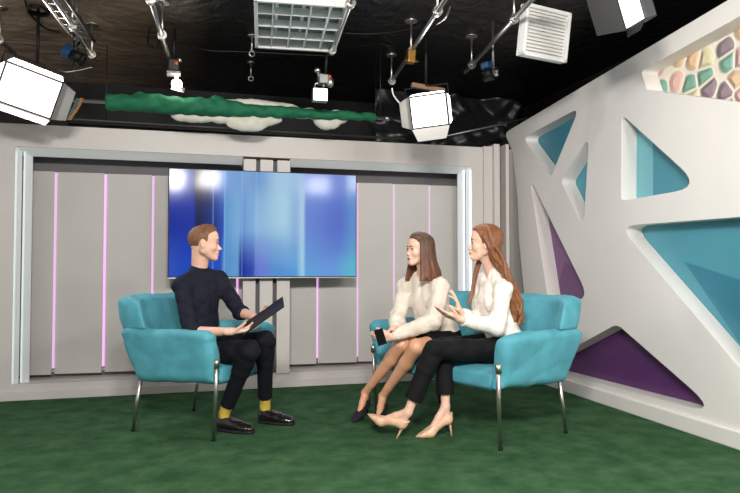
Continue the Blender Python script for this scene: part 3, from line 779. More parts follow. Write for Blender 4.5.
def derby(parent, heel, toe, org):
    o, R3 = shoe_frame(heel, toe); P = lambda x, y, z: o + R3 @ np.array([x, y, z]); u = R3[:, 2]
    F = grid_for([P(0, 0, 0), P(.29, 0, .1)], .07, .0042)
    F.cone(P(.045, 0, .040), P(.045, 0, .080), .037, .032, 0)
    F.cone(P(.045, 0, .050), P(.14, 0, .052), .038, .038, .02)
    F.cone(P(.14, 0, .046), P(.215, 0, .034), .043, .044, .03, flat=(u, .72)); F.cone(P(.215, 0, .034), P(.252, 0, .031), .042, .034, .02, flat=(u, .62))
    F.cone(P(.06, 0, .085), P(.13, 0, .075), .030, .024, .02)
    F.cut(P(0, 0, .018), -u); F.cut(P(.06, 0, .098), u * .93 + R3[:, 0] * .18)
    so = F.mesh('shoe', M['leather'], parent, org)
    F = grid_for([P(0, 0, 0), P(.29, 0, .03)], .07, .004)
    F.cone(P(.046, 0, .012), P(.15, 0, .012), .041, .042, 0); F.cone(P(.15, 0, .012), P(.246, 0, .012), .048, .040, .03)
    F.cut(P(0, 0, .001), -u); F.cut(P(0, 0, .021), u); F.mesh('sole', M['sole'], so, org, smooth=0)
    for i in range(4):
        x = .105 + .018 * i; z = .092 - .0085 * i
        MB().tube([Vector(P(x, -.022, z - .012) - org), Vector(P(x + .004, 0, z) - org), Vector(P(x, .022, z - .012) - org)], .0028, 6).build('lace', M['sole'], so)
    mb = MB()
    for sg_ in (1, -1): mb.tube([Vector(P(.104, 0, .094) - org), Vector(P(.112, sg_ * .025, .102) - org), Vector(P(.12, sg_ * .03, .088) - org)], .0026, 6)
    mb.build('bow', M['sole'], so)
    return P(.055, 0, .115)
def pump(parent, heel, toe, m, org, pitch=0.0, hh=.088, cutz=.145, roll=None):
    """pointed court shoe: heel = floor point of the heel tip; returns ankle, ball, toe points for the foot"""
    o, R3 = shoe_frame(heel, toe, pitch); P = lambda x, y, z: o + R3 @ np.array([x, y, z]); u = R3[:, 2]
    F = grid_for([P(-.03, 0, 0), P(.24, 0, .02), P(0, 0, .16)], .05, .0036)
    F.cone(P(.018, 0, hh + .020), P(.014, 0, hh + .065), .032, .030, 0)
    F.cone(P(.020, 0, hh + .022), P(.080, 0, hh * .62 + .034), .032, .033, .02)
    F.cone(P(.080, 0, hh * .62 + .030), P(.140, 0, .032), .033, .038, .02, flat=(u, .92))
    F.cone(P(.140, 0, .028), P(.190, 0, .020), .038, .027, .02, flat=(u, .74)); F.cone(P(.190, 0, .020), P(.240, 0, .011), .026, .007, .015, flat=(u, .75))
    n_ = unit(u * 1.0 + R3[:, 0] * .60); F.cut(P(.130, 0, .070), n_); F.cut(P(.1, 0, .0), -u)
    sh = F.mesh('shoe', m, parent, org)
    h0, h1 = P(-.012, 0, 0), P(.004, 0, hh + .012)
    MB().tube([Vector(h0 - org), Vector(.5 * h0 + .5 * h1 - org), Vector(.15 * h0 + .85 * h1 - org), Vector(h1 - org)], [.0055, .0065, .011, .020], 12).build('heel', m, sh)
    return P(.030, 0, hh + .105), P(.022, 0, hh + .032), P(.135, 0, .034), P(.19, 0, .020)
def foot(F, ank, heel, ball, toe):
    F.cone(ank, heel, .026, .022, .015); m_ = .55 * ank + .45 * ball
    F.cone(ank, m_, .027, .024, .01); F.cone(m_, ball, .024, .021, .01); F.cone(heel, ball, .021, .021, .015); F.cone(ball, toe, .020, .006, .005)
def locks(F, paths, r0, r1, k=.008):
    for pts in paths:
        n = len(pts) - 1
        F.chain(pts, r0, r1, k)
def spl(ctrl, m_=5):
    P = [np.array(c, float) for c in ctrl]; out = []
    for i in range(len(P) - 1):
        p0, p1, p2, p3 = P[max(i - 1, 0)], P[i], P[i + 1], P[min(i + 2, len(P) - 1)]
        for q_ in range(m_):
            t = q_ / m_; out.append(.5 * ((2 * p1) + (p2 - p0) * t + (2 * p0 - 5 * p1 + 4 * p2 - p3) * t * t + (3 * p1 - p0 - 3 * p2 + p3) * t ** 3))
    out.append(P[-1]); return out
def body_pick(R3, o, s, mats_legs=None):
    def fn(C):
        L = (C - o) @ R3 / s; r = np.zeros(len(C), np.int32)
        x, y, z = L[:, 0], np.abs(L[:, 1]), L[:, 2]
        r[(x > .0750) & (y < .0215) & (z > -.0775 + y * .35) & (z < -.0575 - y * .3) & (x < .10)] = 1
        if 0: r[(x > .050) & (y > .012) & (y < .048) & (z > .0185 - (y - .03) ** 2 * 9) & (z < .0235 - (y - .03) ** 2 * 11)] = 2
        if mats_legs is not None:
            r[C[:, 2] < .55] = 3
            for kp in mats_legs: r[np.linalg.norm(C - kp, axis=1) < .135] = 3
            for kp in mats_legs[2:]: r[np.linalg.norm(C - kp, axis=1) < .115] = 0
        return r
    return fn

# ---------------------------------------- the man
def man():
    J = {k: at(*v) for k, v in dict(neck=(199, 270, 4.50), pel=(202, 351, 4.50),
        shR=(182, 286, 4.36), shL=(219, 280, 4.64), elR=(191, 332, 4.25), wrR=(231, 331.5, 4.12), elL=(240, 312, 4.50), wrL=(258, 318.5, 4.33),
        hipR=(195, 353, 4.38), hipL=(211, 349, 4.58), knR=(249, 351, 4.14), knL=(265, 341, 4.36)).items()}
    org = np.array([J['pel'][0], J['pel'][1], 0.0])
    root = tag(empty('person', org), 'man in a dark navy shirt seated in the armchair holding a black clipboard', 'person')
    hR, tR = onp(217, 430, 2, 0), onp(255, 434, 2, 0); hL, tL = onp(258, 422, 2, 0), onp(302, 426, 2, 0)
    tR = hR + unit(tR - hR) * .29; tL = hL + unit(tL - hL) * .29
    anR = derby(root, hR, tR, org); anL = derby(root, hL, tL, org)
    o = at(205, 243, 4.46); R3 = frame3((1, -.03, -.02)); s = 1.07
    # body
    F = Field(np.minimum.reduce([J[k] for k in J] + [anR, anL]) - .17, np.maximum.reduce([J[k] for k in J] + [anR, anL, o]) + .17, .0065,
              (((o[0] - .10, o[0] + .13, .0034), (J['wrR'][0] - .03, J['wrL'][0] + .15, .0036)), ((o[1] - .09, o[1] + .09, .0034), (J['wrR'][1] - .08, J['wrL'][1] + .08, .0036)), ((o[2] - .14, o[2] + .14, .003), (.62, .84, .0036))))
    P = head(F, o, R3, s, False, J['neck'] - [0, 0, .02])
    torso(F, J, False, -.014)
    for q_ in 'RL':
        F.cone(J['sh' + q_], J['el' + q_], .044, .038, .02); F.cone(J['el' + q_], J['wr' + q_], .040, .025, .015)
        F.cone(J['hip' + q_], J['kn' + q_], .075, .052, .03)
    for kn, an in (('knR', anR), ('knL', anL)): F.cone(J[kn], an, .050, .032, .02); F.cone(an, an + [0, 0, -.05], .032, .03, .01)
    cb = (np.array(at(242, 336, 4.08)), np.array(at(285, 306, 4.09)), np.array(at(266, 308.5, 4.31)))
    u1 = unit(cb[1] - cb[0]); v1 = cb[2] - cb[1]; v1 = unit(v1 - u1 * (v1 @ u1)); nb = unit(np.cross(u1, v1))
    if nb[2] < 0: nb = -nb
    # palms under the board, thumbs over its edges
    tg = cb[0] + u1 * .085 + v1 * .055 - nb * .022
    hand(F, J['wrR'], tg - J['wrR'], nb, True, (.12, .16, .2, .25), (.45, .55), .04, .98)
    tg = cb[0] + u1 * .19 + v1 * .160 - nb * .034
    hand(F, J['wrL'], tg - J['wrL'], nb, False, (.05, .08, .1, .15), (.45, .55), .04, .98)
    F.mesh('body', [M['skin_m'], M['lips_m'], M['brow_m']], root, org, body_pick(R3, o, s))
    eyes(root, P, R3, s, org, False); brows(root, F, P, R3, s, org, 'brow_m', .0034)
    # hair: short, receding at the temples, combed up at the front
    F = grid_for(box_pts(P, (-.1, -.08, -.08), (.09, .08, .14)), .01, .0032)
    F.ell(P(-.014, 0, .031), [s * .0965, s * .0765, s * .0865], 0, R3)
    F.ell(P(.020, 0, .078), [s * .054, s * .050, s * .046], s * .02, R3)
    X, Y, Z = F.grid((slice(None),) * 3)
    lx = ((X - o[0]) * R3[0, 0] + (Y - o[1]) * R3[1, 0] + (Z - o[2]) * R3[2, 0]) / s
    ly = ((X - o[0]) * R3[0, 1] + (Y - o[1]) * R3[1, 1] + (Z - o[2]) * R3[2, 1]) / s
    lz = ((X - o[0]) * R3[0, 2] + (Y - o[1]) * R3[1, 2] + (Z - o[2]) * R3[2, 2]) / s
    zl = np.interp(lx, [-.12, -.085, -.045, -.026, -.010, .004, .016, .022, .034, .052, .075], [-.030, -.034, -.040, -.020, .022, .012, .004, .045, .060, .074, .084])
    F.f = np.maximum(F.f, ((zl - lz) * s).astype(np.float32))
    F.wrinkle([((90, 60, 20), 0), ((-60, 90, 50), 2)], .0008)
    F.mesh('hair', M['hair_m'], root, org)
    # shirt
    F = grid_for([J['shR'], J['shL'], J['pel'], J['elR'], J['elL'], J['neck']], .16, .0048)
    C, T3, L = torso(F, J, False, .004)
    for q_, e in (('R', .12), ('L', .10)):
        F.cone(J['sh' + q_], J['el' + q_], .056, .052, .03)
        w_ = J['el' + q_] + (J['wr' + q_] - J['el' + q_]) * e
        F.cone(J['el' + q_], w_, .052, .050, .01)
    F.wrinkle([((16, 34, 60), 0), ((-50, 20, 44), 1.5), ((40, -50, 22), 3.1)], .0065)
    for q_, e in (('R', .20), ('L', .22)):
        dv = unit(J['wr' + q_] - J['el' + q_]); b = J['el' + q_] + dv * .02; F.tubecut(b, J['el' + q_] + (J['wr' + q_] - J['el' + q_]) * e, .053, .051, .004)
    nu = unit(o - J['neck']); F.tubecut(J['neck'] - nu * .05, J['neck'] + nu * .035 + T3[:, 0] * .004, .070, .061, .012)
    F.cut(C(-.02), -T3[:, 2])
    zc = C(0)[2]
    so = F.mesh('shirt', M['shirt'], root, org)
    # placket and buttons down the front
    line = [surf(F, C(t), T3[:, 0]) + T3[:, 0] * .001 for t in np.linspace(.10, .90, 12)]
    mb = MB()
    for a, b in zip(line[:-1], line[1:]):
        l_ = T3[:, 1] * .014; f_ = T3[:, 0] * .003
        mb.prism([a - l_ - org, a + l_ - org, b + l_ - org, b - l_ - org], f_)
    mb.build('placket', M['shirt'], so)
    for t in (.20, .36, .52, .68, .84):
        p = surf(F, C(t), T3[:, 0]) + T3[:, 0] * .005 - org; MB().ball(Vector(p), .0055, n=8).build('button', M['black'], so)
    # trousers
    F = grid_for([J['hipR'], J['hipL'], J['knR'], J['knL'], anR, anL, J['pel']], .13, .005)
    F.ell(C(.0, -.01), [.125, .168, .115], 0, T3)
    for hp, kn, an in (('hipR', 'knR', anR), ('hipL', 'knL', anL)):
        F.cone(J[hp], J[kn], .092, .068, .04); hem = J[kn] + (an - J[kn]) * .84
        F.cone(J[kn], J[kn] + (an - J[kn]) * .3, .066, .060, .02)
    F.wrinkle([((24, 40, 36), 0), ((-44, 18, 40), 1.5), ((40, -30, 52), 3.1)], .0065)
    for kn, an in (('knR', anR), ('knL', anL)):
        hem = J[kn] + (an - J[kn]) * .86; F.tubecut(J[kn] + (an - J[kn]) * .12, hem, .058, .050, .012)
    F.mesh('trousers', M['trouser'], root, org)
    for kn, an in (('knR', anR), ('knL', anL)):
        d_ = unit(J[kn] - an); F = grid_for([an + d_ * .10, an - [0, 0, .05]], .06, .004)
        F.cone(an + d_ * .10, an, .041, .036, 0); F.cone(an, an - [0, 0, .05], .036, .034, .01)
        F.mesh('sock', M['sock'], root, org)
    # clipboard
    cen = (cb[0] + cb[1]) / 2 + v1 * .115; Lb = .32
    B3 = np.stack([u1, v1, nb], 1); B3[:, 2] = np.cross(B3[:, 0], B3[:, 1])
    r = tag(empty('clipboard', cen), 'black clipboard held open on the man\'s knee', 'clipboard')
    MB().box((0, 0, 0), (Lb / 2, .115, .004), rot=B3.tolist(), bevel=.002).build('board', M['black'], r)
    k_ = B3 @ np.array([-Lb / 2 + .012, 0, .006]); MB().box(k_, (.012, .05, .005), rot=B3.tolist(), bevel=.002).build('clip', M['darkmetal'], r)
    return root
man()

# ---------------------------------------- woman in the cream sweater
def woman_sweater():
    J = {k: at(*v) for k, v in dict(neck=(425, 273, 4.66), pel=(441, 340, 4.70),
        shR=(406, 286, 4.76), shL=(440, 287, 4.52), elR=(399, 318, 4.66), wrR=(395, 328, 4.46), elL=(433, 321, 4.42), wrL=(392, 337, 4.30),
        hipR=(434, 339, 4.78), hipL=(447, 343, 4.62), knR=(402, 343, 4.42), knL=(416, 347, 4.32)).items()}
    J['elR'] = at(398, 317, 4.70)
    org = np.array([J['pel'][0], J['pel'][1], 0.0])
    root = tag(empty('person', org), 'brown-haired woman in a cream sweater and black skirt, seated at the sofa\'s far end', 'person')
    dr = unit(np.array([-.62, -.72, 0])); 
    hR = onp(364, 414, 2, 0); hL = onp(384, 420, 2, 0)
    hR = onp(367, 416, 2, 0)
    fR = pump(root, hR, hR + dr * .2, M['suede'], org, hh=.07); fL = pump(root, hL, hL + unit(np.array([-.55, -.8, 0])) * .2, M['suede'], org, hh=.07)
    o = at(419, 249.5, 4.60); R3 = frame3((-.97, -.20, .0)); s = 1.0
    al = [J[k] for k in J] + [o, fR[0], fL[0], hR, hL]
    F = Field(np.min(al, 0) - .16, np.max(al, 0) + .16, .0065,
              (((o[0] - .13, o[0] + .10, .0032), (J['wrL'][0] - .14, J['wrL'][0] + .04, .0036)), ((o[1] - .09, o[1] + .09, .0034), (J['wrL'][1] - .06, J['wrR'][1] + .06, .0036)), ((o[2] - .13, o[2] + .13, .0028), (.54, .72, .0036))))
    P = head(F, o, R3, s, True, J['neck'] - [0, 0, .02])
    torso(F, J, True, -.014)
    for q_ in 'RL':
        F.cone(J['sh' + q_], J['el' + q_], .036, .030, .02); F.cone(J['el' + q_], J['wr' + q_], .031, .021, .015)
        F.cone(J['hip' + q_], J['kn' + q_], .078, .055, .03)
    for kn, ft in (('knR', fR), ('knL', fL)):
        k_, a_ = J[kn], ft[0]; dv = a_ - k_; cf = unit(np.cross(dv, np.cross(dv, R3[:, 0]))) * .016     # calf bulges backwards
        cf = cf if cf @ R3[:, 0] < 0 else -cf
        F.cone(k_, k_ + dv * .10, .053, .048, .02); F.cone(k_ + dv * .06, k_ + dv * .32 + cf * .5, .048, .048, .015); F.cone(k_ + dv * .30 + cf * .5, k_ + dv * .82, .048, .030, .015)
        F.cone(k_ + dv * .80, a_, .030, .028, .01); foot(F, *ft)
    # hands loosely folded around the phone
    ph = at(380.5, 337, 4.24)
    hand(F, J['wrL'], at(378, 338, 4.26) - J['wrL'], (-.2, .9, .3), False, (.5, .55, .6, .65), (.5, .5), .02, .9)
    hand(F, J['wrR'], at(383, 334, 4.36) - J['wrR'], (-.1, -.6, -.7), True, (.4, .45, .5, .55), (.5, .3), .03, .88)
    F.mesh('body', [M['skin_w'], M['lips_w'], M['brow_w'], M['skin_leg']], root, org, body_pick(R3, o, s, (J['knR'], J['knL'], J['wrR'], J['wrL'])))
    eyes(root, P, R3, s, org, True); brows(root, F, P, R3, s, org, 'brow_w')
    # sweater
    F = grid_for([J['shR'], J['shL'], J['pel'], J['elR'], J['elL'], J['wrL'], J['wrR'], J['neck']], .15, .005)
    C, T3, L = torso(F, J, True, .010)
    F.ell(C(.30, .02), [.120, .140, .13], .05, T3); F.ell(C(.52, .035), [.100, .125, .17], .05, T3)
    for q_, r_ in (('R', .055), ('L', .058)):
        d_ = J['wr' + q_] - J['el' + q_]
        F.cone(J['sh' + q_], J['el' + q_], .056, r_, .04); F.cone(J['el' + q_], J['el' + q_] + d_ * .55, r_, .048 if q_ == 'L' else .056, .02)
        F.cone(J['el' + q_] + d_ * .5, J['el' + q_] + d_ * .86, .048 if q_ == 'L' else .056, .036, .02)
    F.wrinkle([((22, 40, 50), 0), ((-50, 36, 30), 1.5), ((40, -50, 20), 3.1)], .009)
    for q_ in 'RL':
        d_ = J['wr' + q_] - J['el' + q_]; F.tubecut(J['el' + q_] + d_ * .84, J['wr' + q_] - d_ * .02, .030, .028, .006)
    F.cut(C(.12), -T3[:, 2], hi=None)
    nu = unit(P(-.02, 0, -.1) - J['neck'])
    F.ell(J['neck'] + nu * .035 + T3[:, 0] * .035, [.075, .075, .05], .01, None, 'sub')
    F.mesh('sweater', M['sweater'], root, org)
    # skirt
    F = grid_for([J['hipR'], J['hipL'], J['knR'], J['knL'], J['pel']], .15, .005)
    F.ell(C(.06, -.01), [.122, .166, .12], 0, T3)
    e_ = {}
    for q_ in 'RL':
        e = J['hip' + q_] + (J['kn' + q_] - J['hip' + q_]) * .90; e_[q_] = e; F.cone(J['hip' + q_], e, .095, .070, .05)
    F.cone(.5 * (J['hipR'] + J['hipL']), .5 * (e_['R'] + e_['L']), .09, .062, .05)
    F.wrinkle([((18, 30, 26), 0), ((-34, 12, 30), 1.5)], .003)
    td = unit(.5 * (J['knR'] + J['knL']) - J['pel']); F.cut(J['pel'] + td * (.72 * np.linalg.norm(.5 * (J['knR'] + J['knL']) - J['pel'])), td)
    F.mesh('skirt', M['skirt'], root, org)
    # straight shoulder-length hair, side parted
    F = grid_for(box_pts(P, (-.17, -.14, -.26), (.10, .14, .14)), .01, .0036)
    F.ell(P(-.020, 0, .036), [s * .100, s * .083, s * .090], 0, R3)
    F.ell(P(.02, .02, .082), [s * .06, s * .05, s * .044], s * .02, R3)
    X, Y, Z = F.grid((slice(None),) * 3)
    g = lambda i: ((X - o[0]) * R3[0, i] + (Y - o[1]) * R3[1, i] + (Z - o[2]) * R3[2, i]) / s
    lx, ly, lz = g(0), g(1), g(2)
    zl = np.interp(lx, [-.12, -.01, .018, .035, .06, .085], [-.13, -.13, -.03, .045, .075, .092]); F.f = np.maximum(F.f, ((zl - lz) * s).astype(np.float32))
    rnd = random.Random(4); ps = []
    for i in range(46):
        ph_ = math.radians(62 + 236 * i / 45); c_, s_ = math.cos(ph_), math.sin(ph_)
        rr = 1 + rnd.uniform(-.06, .08); zb = -.205 + rnd.uniform(-.02, .015)
        front = max(0, c_)
        ps.append(spl([P(-.01 + .03 * c_ , .03 * s_ + .008, .106), P(-.018 + .080 * c_, .070 * s_, .072), P(-.016 + .094 * c_ - .01 * front, .086 * s_, .0),
                       P(-.018 + .098 * c_ * rr, .094 * s_ * rr, -.09), P(-.026 + .118 * c_ * rr + .01 * front, .108 * s_ * rr, -.16), P(-.022 + .120 * c_ * rr + .02 * front, .114 * s_ * rr, zb)], 3))
    locks(F, ps, .0125, .0135, .007)
    for t in (1, -1): F.cone(P(.012, t * .070, .05), P(.0, t * .082, -.06), .016, .016, .01)
    F.cut(P(0, 0, -.225), -R3[:, 2])
    F.mesh('hair', M['hair_1'], root, org)
    # phone
    r = tag(empty('phone', ph), 'black phone held in the brown-haired woman\'s hands', 'phone')
    pr = frame3((-.45, -.85, .25), (.25, .1, 1)); MB().box((0, 0, 0), (.005, .030, .055), rot=(pr @ np.array(Matrix.Rotation(.5, 3, 'X'))).tolist(), bevel=.003).build('case', M['black'], r)
    v_ = Vector(pr[:, 0]) * .0065; MB().box(v_, (.0006, .027, .050), rot=(pr @ np.array(Matrix.Rotation(.5, 3, 'X'))).tolist()).build('screen', mat('phone_glass', srgb(12, 12, 16), .08), r)
    return root
woman_sweater()

# ---------------------------------------- woman in the white blouse
def woman_blouse():
    J = {k: at(*v) for k, v in dict(neck=(493, 272, 4.36), pel=(504, 348, 4.34),
        shR=(482, 283, 4.48), shL=(503, 289, 4.20), elR=(478, 323, 4.42), wrR=(461, 313, 4.26), elL=(497, 327, 4.12), wrL=(459, 319, 4.02),
        hipR=(500, 345, 4.44), hipL=(505, 351, 4.24), knR=(444, 347, 4.22), knL=(434, 350, 4.08)).items()}
    org = np.array([J['pel'][0], J['pel'][1], 0.0])
    root = tag(empty('person', org), 'long red-haired woman in white blouse and black trousers, gesturing on the near sofa end', 'person')
    hL = onp(394.5, 438.5, 2, 0); dL = unit(onp(368, 436, 2, 0) - hL); hR = onp(450, 436, 2, 0); dR = unit(onp(418, 438, 2, 0) - hR)
    fL = pump(root, hL, hL + dL * .2, M['nude'], org, pitch=math.radians(36)); fR = pump(root, hR, hR + dR * .2, M['nude'], org)
    o = at(484, 243.5, 4.32); R3 = frame3((-.93, .36, .05)); s = 1.05
    al = [J[k] for k in J] + [o, fR[0], fL[0], hR, hL]
    F = Field(np.min(al, 0) - .16, np.max(al, 0) + .16, .0065,
              (((o[0] - .13, o[0] + .10, .0032), (J['wrL'][0] - .22, J['wrL'][0] + .04, .0036)), ((o[1] - .09, o[1] + .10, .0034), (J['wrL'][1] - .06, J['wrR'][1] + .06, .0036)), ((o[2] - .14, o[2] + .13, .0028), (.72, .96, .0036))))
    P = head(F, o, R3, s, True, J['neck'] - [0, 0, .02])
    torso(F, J, True, -.014)
    for q_ in 'RL':
        F.cone(J['sh' + q_], J['el' + q_], .036, .030, .02); F.cone(J['el' + q_], J['wr' + q_], .031, .021, .015)
        F.cone(J['hip' + q_], J['kn' + q_], .070, .050, .03)
    for kn, ft in (('knR', fR), ('knL', fL)):
        F.cone(J[kn], ft[0], .046, .027, .02); foot(F, *ft)
    hand(F, J['wrL'], at(428, 308, 3.97) - J['wrL'], (.25, .35, 1.0), False, (.10, .16, .20, .26), (.55, .25), .05, .96)
    hand(F, J['wrR'], at(454.5, 293, 4.23) - J['wrR'], (-.85, .25, .25), True, (.30, .16, .10, .06), (.75, .35), .12, .92)
    F.mesh('body', [M['skin_w'], M['lips_w'], M['brow_w']], root, org, body_pick(R3, o, s))
    eyes(root, P, R3, s, org, True); brows(root, F, P, R3, s, org, 'brow_w')
    # blouse
    F = grid_for([J['shR'], J['shL'], J['pel'], J['elR'], J['elL'], J['wrL'], J['wrR'], J['neck']], .15, .005)
    C, T3, L = torso(F, J, True, .008)
    F.ell(C(.30, .0), [.108, .132, .14], .05, T3); F.ell(C(.52, .03), [.092, .115, .17], .05, T3)
    for q_ in 'RL':
        d_ = J['wr' + q_] - J['el' + q_]
        F.cone(J['sh' + q_], J['el' + q_], .054, .052, .03); F.cone(J['el' + q_], J['el' + q_] + d_ * .72, .052, .042, .02)
    F.wrinkle([((22, 40, 50), 0), ((-54, 36, 30), 1.5), ((40, -50, 26), 3.1)], .009)
    for q_ in 'RL':
        d_ = J['wr' + q_] - J['el' + q_]; F.tubecut(J['el' + q_] + d_ * .68, J['wr' + q_] - d_ * .10, .043, .040, .006)
    F.cut(C(.08), -T3[:, 2])
    nu = unit(P(-.02, 0, -.1) - J['neck']); F.tubecut(J['neck'] - nu * .04, J['neck'] + nu * .03, .064, .054, .012)
    F.ell(J['neck'] + nu * .02 + T3[:, 0] * .075, [.05, .045, .075], .01, T3, 'sub')
    so = F.mesh('blouse', M['blouse'], root, org)
    for sg_ in (1, -1):
        a = J['neck'] + nu * .035; lf, ff = T3[:, 1], T3[:, 0]
        pts = [a - ff * .05 + lf * sg_ * .03, a + lf * sg_ * .056, a + ff * .045 + lf * sg_ * .045 - nu * .02, a + ff * .075 + lf * sg_ * .045 - nu * .085, a + ff * .03 + lf * sg_ * .07 - nu * .05, a - ff * .02 + lf * sg_ * .064 - nu * .02]
        MB().prism([Vector(p - org) for p in pts], Vector(lf * sg_ * .005)).build('collar', M['blouse'], so)
    for t in (.30, .42, .54, .66):
        p = surf(F, C(t), T3[:, 0]) + T3[:, 0] * .001 - org; MB().ball(Vector(p), .005, n=8).build('button', M['white'], so)
    # trousers
    F = grid_for([J['hipR'], J['hipL'], J['knR'], J['knL'], fR[0], fL[0], J['pel']], .13, .005)
    F.ell(C(.06, -.01), [.118, .162, .12], 0, T3)
    for hp, kn, ft in (('hipR', 'knR', fR), ('hipL', 'knL', fL)):
        F.cone(J[hp], J[kn], .088, .062, .05); F.cone(J[kn], J[kn] + (ft[0] - J[kn]) * .3, .062, .062, .02)
    F.wrinkle([((24, 40, 36), 0), ((-44, 18, 40), 1.5), ((40, -30, 52), 3.1)], .0055)
    for kn, ft, e in (('knR', fR, .80), ('knL', fL, .80)):
        F.tubecut(J[kn] + (ft[0] - J[kn]) * .12, J[kn] + (ft[0] - J[kn]) * e, .056, .060, .012)
    F.mesh('trousers', M['blacktr'], root, org)
    # long wavy hair swept behind the near shoulder
    F = grid_for(box_pts(P, (-.30, -.11, -.56), (.11, .12, .14)), .01, .004)
    F.ell(P(-.022, 0, .038), [s * .104, s * .084, s * .092], 0, R3)
    F.ell(P(.02, .0, .080), [s * .058, s * .055, s * .042], s * .02, R3)
    X, Y, Z = F.grid((slice(None),) * 3)
    g = lambda i: ((X - o[0]) * R3[0, i] + (Y - o[1]) * R3[1, i] + (Z - o[2]) * R3[2, i]) / s
    lx, ly, lz = g(0), g(1), g(2)
    zl = np.interp(lx, [-.12, -.03, .0, .022, .045, .062, .085], [-.13, -.13, -.05, .02, .060, .080, .095]); F.f = np.maximum(F.f, ((zl - lz) * s).astype(np.float32))
    rnd = random.Random(9); ps = []
    for i in range(34):
        v = (i % 17) / 16; lay = i // 17           # v: 0 near side (her left) .. 1 far side
        y = .088 - .15 * v; am = .016; ph_ = rnd.uniform(0, 6.28); ln = rnd.uniform(.86, 1.04)
        x0 = -.02 - .07 * math.sin(math.pi * min(1, v + .1)) - .012 * lay
        ctrl = [P(-.01, y * .3, .112), P(x0 * .8 + .01, y * .90, .074), P(x0 + .004, y * 1.04, .0)]
        prof = [(-.07, -.075), (-.115, -.15), (-.155, -.235), (-.19, -.32), (-.215, -.405), (-.235, -.50)]
        for j_, (x, z) in enumerate(prof):
            wv = am * math.sin(ph_ + j_ * 1.7) * (1 + .2 * j_)
            ctrl.append(P(x + (.022 - .035 * lay) * (1 - .12 * j_) + wv + rnd.uniform(-.006, .006), y * (1.0 - .03 * j_) + .6 * wv, z * ln))
        ps.append(spl(ctrl, 3))
    locks(F, ps, .014, .0085, .006)
    ps = []
    for i in range(10):       # strands in front of the far shoulder
        v = i / 9; wv = rnd.uniform(-.006, .006)
        ps.append(spl([P(.01, -.06, .08), P(.01, -.083, .0), P(.0 + .02 * v, -.082, -.08), P(.02 + .025 * v + wv, -.080, -.16), P(.035 + .02 * v - wv, -.078, -.24), P(.05 + .018 * v + wv, -.07, -.33), P(.075 + .01 * v, -.065, -.41)], 3))
    locks(F, ps, .009, .003, .006)
    F.cone(P(.008, .074, .045), P(-.03, .086, -.03), .014, .016, .01)
    F.mesh('hair', M['hair_2'], root, org)
    return root
woman_blouse()
# ------------------------------------------------------------------ ceiling rig
ZR = 2.80
def q(x, y, z=ZR): return Vector(onp(x, y, 2, z))
def pipe(name, pts, r, label, m='galv', hooks=(), group=None, cat='pipe'):
    base = Vector(pts[0])
    root = tag(empty(name, base), label, cat, group)
    MB().tube([Vector(p) - base for p in pts], r, 12).build('bar', M[m], root)
    for t in hooks:
        p = Vector(pts[0]).lerp(Vector(pts[-1]), t) - base; up = 3.05 - (p.z + base.z)
        mb = MB().tube([p + Vector((0, 0, -.035)), p + Vector((0, 0, up))], .009, 8)
        mb.tube([p + Vector((0, 0, up - .012)), p + Vector((0, 0, up))], .05, 14)
        mb.tube([p + Vector((0, -.02, 0)), p + Vector((0, .02, 0))], .034, 12)
        mb.build('hanger', M['chrome'], root)
    return root
rig = 'ceiling rig pipes'
def ext(a, b, t): return a + (b - a) * t
pa, pb = q(390, 84), q(450, -8); pipe('rig_pipe', [pa, ext(pa, pb, 1.25)], .017, 'ceiling pipe right of centre ending above the right softbox', hooks=(.03, .36, .68), group=rig)
pa, pb = q(465, 72), q(537, -6); pipe('rig_pipe', [pa, ext(pa, pb, 1.25)], .017, 'ceiling pipe crossing in front of the white air vent', hooks=(.10, .6), group=rig)
pa, pb = q(331, 53), q(354, -6); pipe('rig_pipe', [pa, ext(pa, pb, 1.25)], .017, 'ceiling pipe along the right side of the grille light', hooks=(.04, .7), group=rig)
pa, pb = q(170, 60), q(149, -6); pipe('rig_pipe', [pa, ext(pa, pb, 1.25)], .017, 'ceiling pipe left of the grille light carrying a glaring lamp', hooks=(.35, .75), group=rig)
pa, pb = q(94, 58), q(50, -8); pipe('rig_pipe', [pa, ext(pa, pb, 1.25)], .017, 'ceiling pipe at upper left beside the blue-backed lamp', hooks=(.05, .45), group=rig)
pa, pb = q(15, 54), q(-12, 30); pipe('rig_pipe', [pa, pb], .017, 'short ceiling pipe at the left edge above the left softbox', hooks=(.6,), group=rig)
# ladder truss beside the left pipe
pa, pb = q(84, 40), q(50, -8)
tr = tag(empty('lighting_truss', pa), 'dark ladder truss on the ceiling at upper left', 'truss')
d_ = (ext(pa, pb, 1.3) - pa); s_ = Vector((.07, .0, 0))
MB().tube([-s_, d_ - s_], .013, 10).build('rail', M['chrome'], tr); MB().tube([s_, d_ + s_], .013, 10).build('rail', M['darkmetal'], tr)
for i in range(9):
    p = d_ * (i + .5) / 9; MB().tube([p - s_, p + s_], .008, 8).build('rung', M['galv'], tr)
MB().tube([d_ * .2, d_ * .2 + Vector((0, 0, .25))], .012, 8).build('hanger', M['galv'], tr)

# small ceiling hooks with rings
for (x, y, l) in ((251, 62, 'lower of the two ring hooks left of the grille light'), (252, 35, 'upper of the two ring hooks left of the grille light')):
    p = q(x, y, 3.05); r_ = tag(empty('ring_hook', p), l, 'hook', 'ring hooks on the ceiling')
    MB().tube([(0, 0, 0), (0, 0, -.012)], .035, 14).tube([(0, 0, 0), (0, 0, -.14)], .007, 8).build('stem', M['chrome'], r_)
    ring = [(.022 * math.cos(t), 0, -.16 + .022 * math.sin(t)) for t in [i * 2 * math.pi / 14 for i in range(15)]]
    MB().tube(ring, .006, 8, cap=False).build('ring', M['chrome'], r_)

